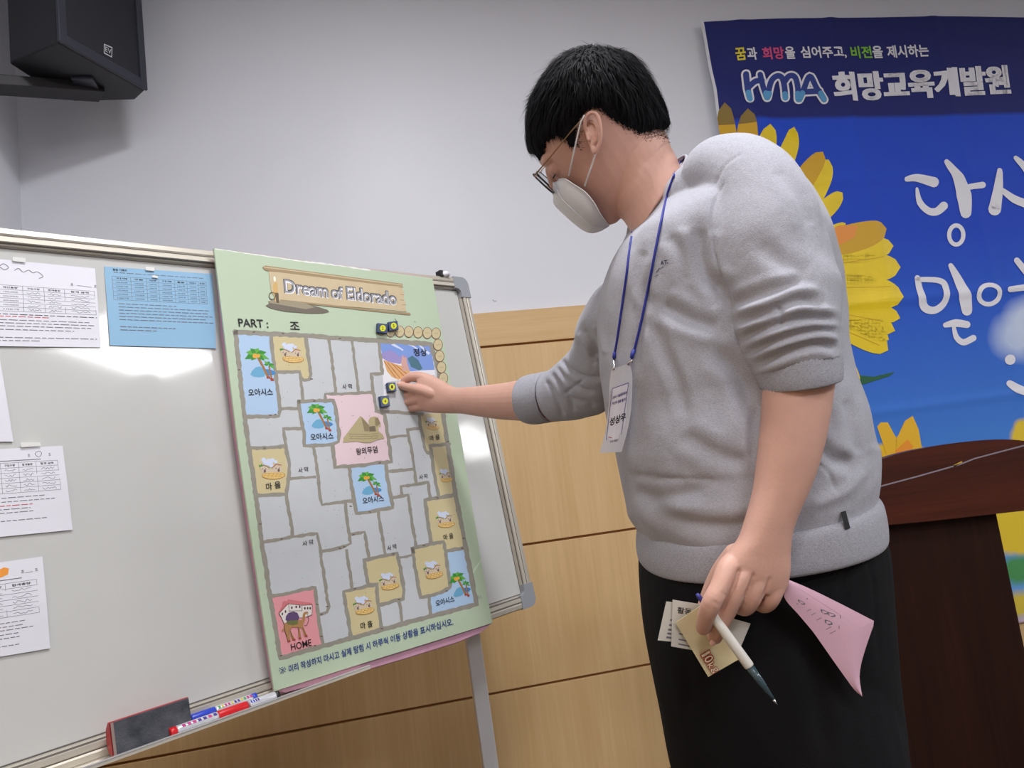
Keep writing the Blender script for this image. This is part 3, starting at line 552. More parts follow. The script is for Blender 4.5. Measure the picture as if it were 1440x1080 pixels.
tape(e, [(205, 375), (217, 376), (217, 381), (205, 380)]); tape(e, [(214, 387), (222, 388), (222, 391), (214, 390)])
hangpaper('blank corner of a white paper at the left edge of the picture', (-1, 500), (19, 621), (-130, 622), (-140, 495), white_p, lambda q, e: form_print(q, e, (.1, .8, .3, .6, [.1, .4, .8], 5), [(.7, .1, .8, inkgrey)]))
e = hangpaper('white form with one red line, middle of the three at the left', (88, 626.8), (102.3, 745), (-90, 764), (-92, 636), white_p,
  lambda q, e: form_print(q, e, (.15, .94, .17, .52, [.15, .33, .48, .62, .76, .94], 6), [(v, .3, b, c) for v, b, c in ((.57, .80, inkgrey), (.615, .88, inkgrey), (.66, .70, inkred), (.70, .68, inkgrey), (.74, .70, inkgrey), (.83, .80, inkgrey))], title=lambda p: (p.text('조', (.70, .11), (.72, .11), (.70, .08), ink), p.line([(.77, .06), (.80, .05), (.815, .08), (.79, .12), (.765, .09), (.77, .06)], .005, inkgrey, smooth=True), p.text('조', (.87, .11), (.89, .11), (.87, .08), ink), p.line([(.3, .145), (.80, .145)], .008, inkgrey))))
tape(e, [(29, 622), (56, 622), (58, 627), (30, 629)])
org = mat('ink orange', (236, 150, 50), .5)
hangpaper('white form with an orange mark, lowest on the whiteboard', (59.8, 782.6), (70.8, 911.7), (-110, 942), (-112, 806), white_p,
  lambda q, e: form_print(q, e, (.1, .93, .24, .60, [.1, .3, .5, .66, .93], 6), [(v, .3, b, inkgrey) for v, b in ((.66, .80), (.70, .78), (.735, .88), (.78, .74), (.82, .76), (.90, .74))], title=lambda p: (p.poly([(.60, .09), (.66, .06), (.70, .08), (.69, .14), (.62, .17)], org), p.text('조', (.80, .15), (.83, .15), (.80, .12), ink), p.line([(.84, .15), (.90, .15)], .005, inkgrey), p.text('조', (.92, .15), (.95, .15), (.92, .12), ink), p.line([(.3, .20), (.80, .20)], .008, inkgrey))))
# ------------------------------------------------------------------ eraser and markers in the tray
ef = Fr(BF.pt(*stp(161, 1063, .042), .042), Bh, Bv, Bn)
er = empty('eraser', ef.o, 'long board eraser with dark worn felt and red back, in the tray', 'eraser')
EW, EH = .122, .0485
box_obj('felt', ef, 0, EW, 0, EH, -.004, 0, mat('worn felt', (92, 94, 100), .95, col2=(52, 56, 64), nscale=34, bump=.8, bscale=300, ndetail=8), er, .001)
bm = bmesh.new(); pf = [(-.0042, .0), (-.0042, EH + .0005), (-.010, EH + .001), (-.022, EH - .010), (-.026, EH - .026), (-.022, .004), (-.012, 0)]
prism(bm, [ef.pt(-.001, y, z) for z, y in pf], [ef.pt(EW + .001, y, z) for z, y in pf]); bm_obj('handle', bm, mat('eraser red', (178, 34, 40), .4), er)
box_obj('felt_edge', ef, -.0005, .0035, 0, EH, 0, .0008, mat('felt rim grey', (150, 130, 124), .8), er)
def marker(name, a, b, r, lb, segs, wob=0):
    """a, b in board frame (s,t,w); segs: (from, to, material, name, radius factor)"""
    A, B_ = BF.pt(*a), BF.pt(*b); e = empty('marker_pen', (A + B_) / 2, lb, 'marker'); d = B_ - A
    for f0, f1, m, nm, rf_ in segs:
        e_ = .0; k0, k1 = A + d * f0, A + d * f1; u = (k1 - k0)
        tube_obj(nm, [k0, k0 + u * .04, k1 - u * .04, k1], [r * rf_ * .93, r * rf_, r * rf_, r * rf_ * .93], m, e, 16)
    return e, A, d
sil = mat('marker silver', (212, 214, 220), .3, .3); mred = mat('marker red', (206, 24, 32), .35); mblu = mat('marker blue', (40, 66, 190), .35); mblk = mat('marker black', (28, 28, 32), .35)
def pat(e, A, d, f0, f1, r, cols, n=9):
    p = []; side = _n(Bn * .75 + Bv * .66); v = []; 
    q = Print(lambda x, y, L: A + d * x + side * (r * 1.03) + np.cross(_n(d), side) * y * 1.0 + side * .0001 * L)
    for i in range(n):
        x = f0 + (f1 - f0) * (i + .3) / n; q.poly([(x, -r * .35), (x + (f1 - f0) * .6 / n, -r * .3), (x + (f1 - f0) * .7 / n, r * .3), (x + .005, r * .35)], random.choice(cols))
    q.build('printed_label', e)
lab = [mat('lab violet', (70, 50, 140)), mat('lab yellow', (200, 190, 60)), mat('lab magenta', (190, 50, 130)), mat('lab green', (60, 160, 70))]
zt = -.4245
e, A, d = marker('m', (-.910, zt, .043), (-.776, zt, .043), .0078, 'red capped whiteboard marker lying in front of the eraser', [(0, .08, mred, 'end_plug', 1), (.08, .60, sil, 'barrel', 1), (.60, 1, mred, 'cap', 1.06)])
pat(e, A, d, .12, .58, .0078, [lab[0], lab[2]], 7)
e, A, d = marker('m', (-.772, zt, .043), (-.715, zt, .043), .0078, 'silver marker with a black end, touching the red cap', [(0, .88, sil, 'barrel', 1), (.88, 1, mblk, 'end_plug', .95)])
pat(e, A, d, .0, .3, .0078, [lab[0], mblu], 4)
e, A, d = marker('m', (-.866, -.4185, .022), (-.747, -.4185, .022), .0075, 'blue capped marker behind the red one', [(0, .36, mblu, 'cap', 1.05), (.36, .93, sil, 'barrel', 1), (.93, 1, mblu, 'end_plug', 1)])
pat(e, A, d, .38, .92, .0075, lab, 11)
# ------------------------------------------------------------------ banner on the front wall
YBn = D - .034
def fold(x, z):
    y = .0045 * math.sin(3.1 * x + .6 * math.sin(2.2 * z)) + .003 * math.sin(7.3 * x + 1.4 * z)
    for xx, wd, a in ((2.12, .028, .006), (2.62, .028, .005), (1.70, .03, .004)): y -= a * math.exp(-((x - xx + .02 * (z - 2)) / wd) ** 2)
    for zz, wd, a in ((1.63, .024, .006), (2.13, .02, .003), (1.2, .02, .004)): y -= a * math.exp(-((z - zz - .012 * (x - 2)) / wd) ** 2)
    y -= .015 * math.exp(-(((x - 1.62) * .8 + (z - 2.45)) / .06) ** 2) * math.exp(-((x - 1.7) / .25) ** 2)
    return YBn + y
_bo, _bn = np.array([0, YBn, 0]), np.array([0, 1., 0])
def bmap(x, y, L):
    q = on(x, y, _bo, _bn); return np.array([q[0], fold(q[0], q[2]) - .0011 - .0007 * L, q[2]])
ban = empty('banner', (2.4, YBn, .35), 'blue cloth banner with white Korean lettering and sunflower, on the wall', 'banner')
def banner_mat():
    m = bpy.data.materials.new('banner cloth'); m.use_nodes = True; nt = m.node_tree; b = nt.nodes['Principled BSDF']; N_ = nt.nodes.new; Lk = nt.links.new
    tc = N_('ShaderNodeTexCoord'); sp = N_('ShaderNodeSeparateXYZ'); Lk(tc.outputs['Object'], sp.inputs[0])
    r = N_('ShaderNodeMapRange'); r.inputs[1].default_value = .35; r.inputs[2].default_value = 2.85; Lk(sp.outputs['Z'], r.inputs[0])
    cr_ = N_('ShaderNodeValToRGB'); Lk(r.outputs[0], cr_.inputs[0]); E_ = cr_.color_ramp.elements
    zf = lambda z: (z - .35) / 2.5
    E_[0].position = zf(.5); E_[0].color = lin((104, 160, 216)); E_[1].position = zf(2.403); E_[1].color = lin((42, 48, 116))
    for z, c in ((1.0, (72, 132, 214)), (1.55, (50, 98, 206)), (1.9, (40, 78, 200)), (2.399, (42, 80, 204))):
        k = cr_.color_ramp.elements.new(zf(z)); k.color = lin(c)
    k = cr_.color_ramp.elements.new(1.0); k.color = lin((42, 46, 108))
    last = cr_.outputs[0]
    def blob(x, z, rx, rz, col, soft, prev, ns=6, dist=.5):
        mp = N_('ShaderNodeMapping'); mp.inputs['Location'].default_value = (-x / rx, 0, -z / rz); mp.inputs['Scale'].default_value = (1 / rx, 0, 1 / rz); Lk(tc.outputs['Object'], mp.inputs[0])
        nz = N_('ShaderNodeTexNoise'); nz.inputs['Scale'].default_value = ns; Lk(tc.outputs['Object'], nz.inputs[0])
        ln = N_('ShaderNodeVectorMath'); ln.operation = 'LENGTH'; Lk(mp.outputs[0], ln.inputs[0])
        ad = N_('ShaderNodeMath'); ad.operation = 'MULTIPLY_ADD'; ad.inputs[1].default_value = dist; Lk(nz.outputs['Fac'], ad.inputs[0]); Lk(ln.outputs['Value'], ad.inputs[2])
        mr = N_('ShaderNodeMapRange'); mr.inputs[1].default_value = 1 + dist / 2 + soft; mr.inputs[2].default_value = 1 + dist / 2 - soft; Lk(ad.outputs[0], mr.inputs[0])
        mx = N_('ShaderNodeMix'); mx.data_type = 'RGBA'; Lk(mr.outputs[0], mx.inputs['Factor']); Lk(prev, mx.inputs[6]); mx.inputs[7].default_value = lin(col); return mx.outputs[2]
    for px, py, rx, rz, col, s_, n_, d_ in ((1428, 474, .09, .085, (190, 206, 236), .45, 6, .5), (1446, 452, .10, .09, (200, 214, 238), .4, 6, .5),
            (1240, 655, .22, .09, (236, 196, 44), .12, 14, .8), (1452, 612, .10, .07, (228, 196, 60), .15, 12, .6), (1448, 735, .24, .13, (226, 196, 56), .12, 10, .7), (1440, 800, .12, .05, (80, 150, 90), .3, 12, .8), (1446, 850, .16, .05, (214, 190, 70), .3, 12, .8), (1446, 890, .3, .06, (228, 190, 200), .3, 8, .5)):
        q = on(px, py, _bo, _bn); last = blob(q[0], q[2], rx, rz, col, s_, last, n_, d_)
    Lk(last, b.inputs['Base Color']); b.inputs['Roughness'].default_value = .65; b.inputs['Specular IOR Level'].default_value = .2
    t2 = N_('ShaderNodeTexNoise'); t2.inputs['Scale'].default_value = 5; bp_ = N_('ShaderNodeBump'); bp_.inputs['Strength'].default_value = .25; bp_.inputs['Distance'].default_value = .02
    Lk(tc.outputs['Object'], t2.inputs[0]); Lk(t2.outputs['Fac'], bp_.inputs['Height']); Lk(bp_.outputs[0], b.inputs['Normal'])
    return m
BX0, BX1, BZ0, BZ1 = 1.525, 3.75, .34, 2.825
nx, nz = 280, 300; vs = []; fs = []
for j in range(nz + 1):
    for i in range(nx + 1):
        x = BX0 + (BX1 - BX0) * i / nx; z = BZ0 + (BZ1 - BZ0) * j / nz; z += (.028 * (x - BX0) / 1.6 + .012 * math.sin((x - BX0) * 2.2 - .3)) * j / nz if j > nz * .9 else 0
        vs.append((x, fold(x, z), z))
for j in range(nz):
    for i in range(nx): a = j * (nx + 1) + i; fs.append((a, a + nx + 1, a + nx + 2, a + 1))
cl = mesh('cloth', vs, fs, banner_mat(), ban, True)
sm = cl.modifiers.new('thick', 'SOLIDIFY'); sm.thickness = .0008; sm.offset = 1
# white hem at the left and top edge
hem = []; hf = []
for j in range(60):
    z = BZ0 + (BZ1 + .004 - BZ0) * j / 59; y = fold(BX0, z) + .0005
    hem += [(BX0 - .012, y, z), (BX0 + .0005, y - .0016, z)]
    if j: hf.append((2 * j - 2, 2 * j - 1, 2 * j + 1, 2 * j))
mesh('hem', hem, hf, mat('hem white', (214, 216, 222), .7), ban, True)
pb_ = Print(bmap, 5)
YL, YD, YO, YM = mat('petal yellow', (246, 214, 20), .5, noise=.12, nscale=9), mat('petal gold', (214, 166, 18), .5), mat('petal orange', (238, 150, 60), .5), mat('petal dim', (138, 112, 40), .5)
def petal(tip, base, wd, m, m2=None, bend=0, n=20, notch=0):
    tip, base = np.array(tip, float), np.array(base, float); d = tip - base; L = np.linalg.norm(d); t = d / L; nn = np.array([-t[1], t[0]]); a = []; b = []
    for i in range(n + 1):
        f = i / n; w_ = wd * min(1, .6 + .8 * f) * (1 - max(0, (f - .55) / .45) ** 2.8) ** .5; c = base + d * f + nn * bend * math.sin(math.pi * f)
        a.append(c + nn * w_); b.append(c - nn * w_)
    pl = [tuple(p) for p in a + b[::-1]]
    pl = clip(pl, 1, -.172, -985.5 + .172 * 36)
    if len(pl) < 3: return
    pb_.poly(pl, m, 1 if m is YL else 1.4)
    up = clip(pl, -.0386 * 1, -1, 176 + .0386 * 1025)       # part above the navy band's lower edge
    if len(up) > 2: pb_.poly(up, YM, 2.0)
cen = (1085, 410)
for tp, bs, wd, m, bd in (((1017, 146), (1036, 330), 15, YD, 0), ((1190, 528), (1120, 400), 15, YL, 0), ((1048, 156), (1056, 330), 16, YD, 0), ((1079, 178), (1064, 330), 15.5, YL, 0), ((1115, 180), (1068, 320), 13, YL, 4),
        ((1155, 215), (1090, 330), 15, YD, -4), ((1163, 226), (1100, 330), 17, YL, 6), ((1183, 272), (1110, 330), 13, YL, 4), ((1188, 315), (1100, 345), 8, YL, 6), ((1246, 322), (1120, 350), 20, YD, 3), ((1256, 346), (1110, 352), 18, YL, 6), ((1266, 376), (1110, 372), 22, YL, 4), 
        ((1269, 418), (1110, 400), 24, YL, 0), ((1264, 448), (1110, 415), 15, YL, -3), ((1257, 466), (1110, 420), 15, YL, -6), ((1249, 478), (1110, 420), 16, YL, -8), ((1248, 493), (1110, 420), 20, YL, -4), ((1207, 541), (1130, 430), 13, YL, 0)):
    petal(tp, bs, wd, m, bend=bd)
pb_.poly([(1150, 332), (1178, 318), (1205, 318), (1200, 334), (1180, 345), (1158, 345)], YO, 1.8)
pb_.poly([(1175, 545), (1182, 535), (1207, 528), (1228, 530), (1258, 523), (1250, 529), (1222, 538), (1200, 545), (1182, 547)], mat('leaf green', (34, 96, 60), .5), .8)
for a in (((1172, 372), (1240, 362)), ((1172, 405), (1250, 404)), ((1176, 440), (1240, 452)), ((1180, 462), (1236, 486))): pb_.line(a, .8, YD, layer=2.2)
for a in ([(1197, 657), (1213, 630), (1236, 628), (1248, 640), (1244, 650)], [(1247, 640), (1233, 600), (1238, 594), (1248, 594), (1262, 620), (1262, 640)], [(1258, 622), (1272, 592), (1282, 585), (1290, 604), (1295, 632), (1272, 642), (1256, 640)]): pb_.poly(a, mat('lily gold', (236, 184, 40), .5), 1)
pb_.poly([(1258, 634), (1276, 618), (1284, 628), (1276, 640), (1262, 643)], mat('lily orange', (240, 150, 40), .5), 1.4); pb_.ell(1220, 642, 4, 2, mat('lily grey', (130, 150, 160)), 10, -.3, 1.6)
pb_.build('sunflower_print', ban); pb_ = Print(bmap, 5); pb_.L = 3
wt = mat('letter banner white', (232, 232, 238), .5); yl_, pkk, grn = mat('word yellow', (232, 214, 50)), mat('word pink', (216, 80, 130)), mat('word green', (130, 196, 60))
def bt(t, x0, x1, m, bold, sl=-.026, by=86.5, h=17.5, xr=1033, sk=.17):
    bl = (x0, by + sl * (x0 - xr)); br = (x1, by + sl * (x1 - xr)); [pb_.text(t, (bl[0] + dx, bl[1]), (br[0] + dx, br[1]), (x0 + dx - h * sk, bl[1] - h), m, min(bold, .03), 2 + .45 * abs(dx)) for dx in ((0,) if bold < .04 else (-1.3, -.6, 0, .6, 1.3))]
for t, a, b, m in (('꿈', 1034.5, 1048.5, yl_), ('과', 1050, 1064.5, wt), ('희망', 1072, 1102.5, pkk), ('을', 1104, 1118, wt), ('심어주고,', 1126, 1191, wt), ('비전', 1198, 1228, grn), ('을', 1229, 1243.5, wt), ('제시하는', 1249.5, 1307.5, wt)): bt(t, a, b, m, .028)
bt('희망교육개발원', 1174, 1421, wt, .055, sl=-.045, by=143.5, h=41, xr=1174, sk=.13)
zl = lambda L: [(960 + x / 3, y / 3) for x, y in L]
HM_ = [[(262, 318), (268, 370), (276, 422)], [(268, 378), (300, 350), (330, 345)], [(322, 320), (334, 370), (350, 416)], [(352, 416), (368, 350), (392, 326), (414, 334), (424, 372), (428, 416)], [(424, 350), (444, 326), (468, 330), (480, 370), (482, 424)], [(486, 424), (506, 380), (532, 326), (560, 374), (592, 424)], [(512, 392), (572, 388)]]
dbl, lbl = mat('logo blue', (40, 60, 140)), mat('logo light blue', (90, 160, 210))
for L in HM_: pb_.line(zl(L), 13.2, wt, layer=2, smooth=len(L) > 2, caps=True)
for L in HM_: pb_.line(zl(L), 8, dbl, layer=2.5, smooth=len(L) > 2, caps=True)
for x0, y0, x1, y1 in ((272, 396, 277, 424), (346, 398, 350, 416), (426, 402, 428, 418), (480, 400, 482, 424), (500, 398, 488, 424), (578, 398, 592, 422), (360, 400, 353, 416)): pb_.line(zl([(x0, y0), (x1, y1)]), 8, lbl, layer=3.0, caps=True)
for L, w_ in (([(1275, 252), (1290, 250), (1314, 256)], [7, 11, 14]), ([(1290, 265), (1294, 284), (1306, 296), (1318, 297), (1328, 289)], [4, 9, 10, 11, 12]), ([(1332, 227), (1348, 250), (1356, 275), (1359, 299)], [7, 15, 20, 15]), ([(1363, 263), (1382, 260)], [8, 9]),
        ([(1405, 240), (1404, 263), (1399, 294)], [7, 13, 18]), ([(1410, 268), (1426, 280), (1446, 288)], [7, 11, 12]), ([(1428, 222), (1438, 232), (1450, 248)], [6, 10, 14]), ([(1290, 391), (1294, 412), (1300, 432), (1315, 436), (1329, 424), (1330, 402), (1320, 394), (1292, 393)], [8, 10, 12, 10, 9, 9, 8, 7]),
        ([(1338, 373), (1350, 396), (1358, 418), (1361, 436)], [7, 13, 18, 15]), ([(1430, 366), (1443, 382)], [8, 10]), ([(1420, 407), (1444, 404)], [8, 9]), ([(1330, 457), (1345, 454), (1361, 456)], [7, 11, 10]), ([(1342, 459), (1346, 474), (1356, 481), (1370, 475)], [5, 8, 9, 9]), ([(1421, 539), (1432, 547), (1446, 552)], [9, 12, 12])):
    pb_.line(L, w_, wt, layer=2, smooth=len(L) > 2, caps=True)
pb_.ring(1345.7, 330, 10, 13.5, 6, wt, layer=2); pb_.ring(1391, 414, 14, 13.5, 6.5, wt, layer=2); pb_.ell(1421, 505.7, 6.8, 7.2, wt, 16, layer=2)
pb_.build('lettering', ban)
# ------------------------------------------------------------------ lectern
mah, mahd = wood('mahogany', (78, 34, 20), (58, 24, 14), .32, False), wood('mahogany body', (46, 22, 13), (32, 15, 9), .55)
lc = empty('lectern', (1.6, 2.1, 0), 'dark mahogany lectern with an overhanging curved top, behind the man', 'lectern')
YL0 = 1.88; LF = Fr((0, YL0, 0), (1, 0, 0), (0, 0, 1), (0, 1, 0))
lp_ = lambda x, y, Y=YL0: on(x, y, np.array([0, Y, 0]), np.array([0, 1., 0]))
top_px = [(1218, 741), (1280, 735), (1360, 727), (1440, 718), (1462, 716)]
topc = [lp_(*p) for p in top_px]; crest = [(1.27, .980), (1.36, 1.028), (1.45, 1.044), (1.55, 1.056), (1.68, 1.062), (1.80, 1.055), (1.92, 1.035), (2.0, 1.005)]
pts = [(1.27, .872), (1.36, .866), (1.55, .856), (1.80, .846), (1.90, .842), (2.0, .85)]
cc_ = np.array(crest); xs_ = np.linspace(1.27, 2.0, 40); pf_ = np.polyfit(cc_[:, 0], cc_[:, 1], 4); crest = [(x, float(np.polyval(pf_, x))) for x in xs_]
poly2 = pts + crest[::-1]
bm = bmesh.new(); prism(bm, [(x, YL0 + .03, z) for x, z in poly2], [(x, YL0, z) for x, z in poly2], .003); bm_obj('front_apron', bm, mah, lc)
bm = bmesh.new(); prism(bm, [(1.27, YL0 + .031, .95), (2.0, YL0 + .031, .95), (1.97, YL0 + .42, .90), (1.30, YL0 + .42, .90)], [(1.27, YL0 + .031, .985), (2.0, YL0 + .031, .985), (1.97, YL0 + .42, .935), (1.30, YL0 + .42, .935)], .004); bm_obj('desk_top', bm, mah, lc)
bm = bmesh.new(); fbox(bm, WORLD, 1.325, 1.79, YL0 + .032, YL0 + .40, .02, .949, .004); bm_obj('body', bm, mahd, lc)
box_obj('plinth', WORLD, 1.31, 1.805, YL0 + .02, YL0 + .41, 0, .06, mahd, lc, .003)
p = Print(lambda x, y, L: lp_(x, y, YL0 - .0005))
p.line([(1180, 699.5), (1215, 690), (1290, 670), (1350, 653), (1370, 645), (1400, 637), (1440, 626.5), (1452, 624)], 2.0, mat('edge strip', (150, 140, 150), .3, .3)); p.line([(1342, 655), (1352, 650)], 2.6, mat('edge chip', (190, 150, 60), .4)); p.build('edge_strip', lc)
# ------------------------------------------------------------------ loudspeaker
k_ = 1.235; Z0 = CH + (2.2 - CH) * k_
def zp(x, y): return on(x, y, np.array([0, 0, Z0]), np.array([0, 0, 1.]))
A_, B_, C_, D_, E_, F_ = zp(82, 60), zp(204, 128), zp(190, 141), zp(104, 143), zp(67, 125), zp(13, 90)
spk = empty('loudspeaker', (A_ + D_) / 2, 'black wedge loudspeaker on a wall bracket in the top left corner', 'loudspeaker')
blk, blk2, grl = mat('speaker black', (34, 36, 42), .5, noise=.1, nscale=200, bump=.3, bscale=500), mat('speaker bezel', (52, 54, 66), .45), mat('speaker grille', (26, 29, 40), .55, bump=.5, bscale=900)
Hs = .55
ctr = (A_ + B_ + C_ + D_ + E_ + F_) / 6; up_ = np.array([0, 0, 1.]); base = [A_, B_, C_, D_, E_, F_]
inn = [p + (ctr - p) * .0 for p in base]
bm = bmesh.new(); prism(bm, [p + up_ * .0 for p in base], [p + up_ * Hs for p in base], .008, 3); bm_obj('cabinet', bm, blk, spk)
ex = _n(B_ - A_); ey = _n(np.cross(up_, ex)) * -1; ey = ey if ey @ (CAM - A_) > 0 else -ey
SF = Fr(A_, ex, up_, ey); Wd = np.linalg.norm(B_ - A_)
bm = bmesh.new()
for a in ((-.004, .022, .0, Hs), (Wd - .022, Wd + .002, 0, Hs), (.022, Wd - .022, .0, .030), (.022, Wd - .022, Hs - .03, Hs)): fbox(bm, SF, *a, .0005, .010, .003)
bm_obj('bezel', bm, blk2, spk); box_obj('grille', SF, .0225, Wd - .0225, .0305, Hs - .0305, .0005, .005, grl, spk)
bm = bmesh.new()
for i in range(1): pass
bm.free()
p = Print(lambda x, y, L: on(x, y, SF.o + SF.c * .0056, SF.c) + SF.c * .0001 * L)
p.poly([(146.2, 61.5), (158, 66.5), (157.5, 81), (146, 75)], mat('badge white', (205, 208, 215))); p.poly([(147.2, 63.2), (157, 67.6), (156.6, 79.2), (147, 74)], mat('badge black', (20, 22, 28)))
p.text('EV', (148.3, 72.2), (156.4, 76.8), (148.3, 65.2), mat('badge white', (205, 208, 215)), .0); p.build('maker_badge', spk)
br_ = mat('bracket steel', (44, 42, 44), .5, .3)
bm = bmesh.new(); b0, b1 = zp(92, 119) - up_ * .012, on(-60, 113, np.array([XL, 0, 0]), np.array([1., 0, 0]))
bx = _n(b1 - b0); by = _n(np.cross(up_, bx)); FB = Fr(b0, bx, by, up_); Lb = np.linalg.norm(b1 - b0); fbox(bm, FB, -.10, Lb, -.035, .035, -.02, .011, .002); bm_obj('bracket_arm', bm, br_, spk)
bm = bmesh.new(); fbox(bm, WORLD, XL, XL + .008, b1[1] - .08, b1[1] + .08, b1[2] - .08, b1[2] + .10, .002); bm_obj('wall_plate', bm, br_, spk)
bm = bmesh.new(); q = zp(118, 112); fbox(bm, WORLD, q[0] - .03, q[0] + .03, q[1] - .02, q[1] + .04, Z0 - .010, Z0 + .0, .003); bm_obj('socket_plate', bm, blk2, spk)
# ================================================================== the man
def catmull(V, k):
    V = [np.array(v, float) for v in V]; out = []
    for i in range(len(V) - 1):
        p0, p1, p2, p3 = V[max(i - 1, 0)], V[i], V[i + 1], V[min(i + 2, len(V) - 1)]
        for t in np.linspace(0, 1, k + 1)[:-1]:
            out.append(.5 * ((2 * p1) + (p2 - p0) * t + (2 * p0 - 5 * p1 + 4 * p2 - p3) * t * t + (3 * p1 - p0 - 3 * p2 + p3) * t ** 3))
    return out + [V[-1]]
class Soup:
    def __init__(s): s.v = []; s.f = []
    def rings(s, Rg, cap=True):
        n = len(Rg[0]); b = len(s.v)
        for r in Rg: s.v += [tuple(p) for p in r]
        for i in range(len(Rg) - 1):
            for j in range(n): s.f.append((b + i * n + j, b + i * n + (j + 1) % n, b + (i + 1) * n + (j + 1) % n, b + (i + 1) * n + j))
        if cap:
            for i, q in ((0, 0), (len(Rg) - 1, 1)):
                c = len(s.v); s.v.append(tuple(np.mean(Rg[i], 0)))
                for j in range(n):
                    f = (b + i * n + j, b + i * n + (j + 1) % n, c); s.f.append(f[::-1] if q == 0 else f)
    def loft(s, rs, n=32, k=5, e=2.0, cap=True, grow=0, bdir=None):
        """rs: (xL, yL, xR, yR, depth, half thickness[, depth difference L-R])"""
        rs = [tuple(r) + (0,) * (7 - len(r)) for r in rs]; rs = catmull(rs, k); cs = []; ax = []
        for xl, yl, xr, yr, d, t, dd in rs:
            a, b = P(xl, yl, d + dd / 2), P(xr, yr, d - dd / 2); cs.append((a + b) / 2); ax.append((b - a) / 2)
        Rg = []
        for i, (c, a) in enumerate(zip(cs, ax)):
            T_ = cs[min(i + 1, len(cs) - 1)] - cs[max(i - 1, 0)]; bb = _n(np.cross(a, T_))
            if bdir is not None:
                bd_ = np.array(bdir[0]); bd_ = _n(bd_ - _n(a) * (bd_ @ _n(a))); bd_ = bd_ if bd_ @ bb > 0 else -bd_; kk = min(1, max(0, (i / (len(cs) - 1) - bdir[1]) / max(1e-6, bdir[2] - bdir[1]))); bb = _n(bb * (1 - kk) + bd_ * kk)
            th = rs[i][5] + grow; L = np.linalg.norm(a) + grow; au = _n(a)
            Rg.append([c + au * L * np.sign(math.cos(u)) * abs(math.cos(u)) ** (2 / e) + bb * th * np.sign(math.sin(u)) * abs(math.sin(u)) ** (2 / e) for u in [2 * math.pi * j / n for j in range(n)]])
        s.rings(Rg, cap); return Rg
    def limb(s, pts, n=16, k=5):
        """pts: (x, y, depth, radius px) with round ends"""
        q = catmull(pts, k); c = [P(a[0], a[1], a[2]) for a in q]; r = [a[3] * a[2] / F for a in q]; s.limb3(c, r, n)
    def limb3(s, c, r, n=16):
        c = [np.array(x, float) for x in c]; T0, T1 = _n(c[0] - c[1]), _n(c[-1] - c[-2]); C2 = []; R2 = []
        for a in (80, 60, 35, 15): C2.append(c[0] + T0 * r[0] * math.sin(math.radians(a))); R2.append(r[0] * math.cos(math.radians(a)))
        C2 += c; R2 += list(r)
        for a in (15, 35, 60, 80): C2.append(c[-1] + T1 * r[-1] * math.sin(math.radians(a))); R2.append(r[-1] * math.cos(math.radians(a)))
        t = [_n(C2[min(i + 1, len(C2) - 1)] - C2[max(i - 1, 0)]) for i in range(len(C2))]; ref = np.array([0.3, 0.2, 1.]); a = _n(np.cross(t[0], ref)); Rg = []
        for i in range(len(C2)):
            a = _n(a - t[i] * (a @ t[i])); b = np.cross(t[i], a); Rg.append([C2[i] + (a * math.cos(2 * math.pi * j / n) + b * math.sin(2 * math.pi * j / n)) * R2[i] for j in range(n)])
        s.rings(Rg)
    def ball(s, c, ra, rb, rc, A, B_, C_, n=20):
        Rg = []
        for i in range(1, n // 2 * 2):
            th = math.pi * i / (n // 2 * 2); Rg.append([c + A * ra * math.cos(th) + (B_ * rb * math.cos(2 * math.pi * j / n) + C_ * rc * math.sin(2 * math.pi * j / n)) * math.sin(th) for j in range(n)])
        s.rings(Rg)
    def remesh(s, name, vox, smooth, m, parent, sculpt=None):
        me = bpy.data.meshes.new(name); me.from_pydata(s.v, [], s.f); me.update()
        bm = bmesh.new(); bm.from_mesh(me); bmesh.ops.recalc_face_normals(bm, faces=bm.faces); bm.to_mesh(me); bm.free()
        o = bpy.data.objects.new('tmp', me); C.objects.link(o)
        r = o.modifiers.new('r', 'REMESH'); r.mode = 'VOXEL'; r.voxel_size = vox; r.adaptivity = 0
        q = o.modifiers.new('s', 'SMOOTH'); q.factor = .5; q.iterations = smooth
        bpy.context.view_layer.update(); dg = bpy.context.evaluated_depsgraph_get(); m2 = bpy.data.meshes.new_from_object(o.evaluated_get(dg)); m2.name = name
        bpy.data.objects.remove(o); bpy.data.meshes.remove(me)
        if sculpt: sculpt(m2)
        m2.materials.clear(); m2.polygons.foreach_set('use_smooth', [True] * len(m2.polygons)); m2.update()
        return link(name, m2, parent, [m])
def get(me):
    n = len(me.vertices); v = np.zeros(n * 3); me.vertices.foreach_get('co', v); nn = np.zeros(n * 3); me.vertices.foreach_get('normal', nn); return v.reshape(-1, 3), nn.reshape(-1, 3)
def projn(v):
    c = (v - CAM) @ R.T; return 720 + F * c[:, 0] / c[:, 2], 540 + F * c[:, 1] / c[:, 2], c[:, 2]
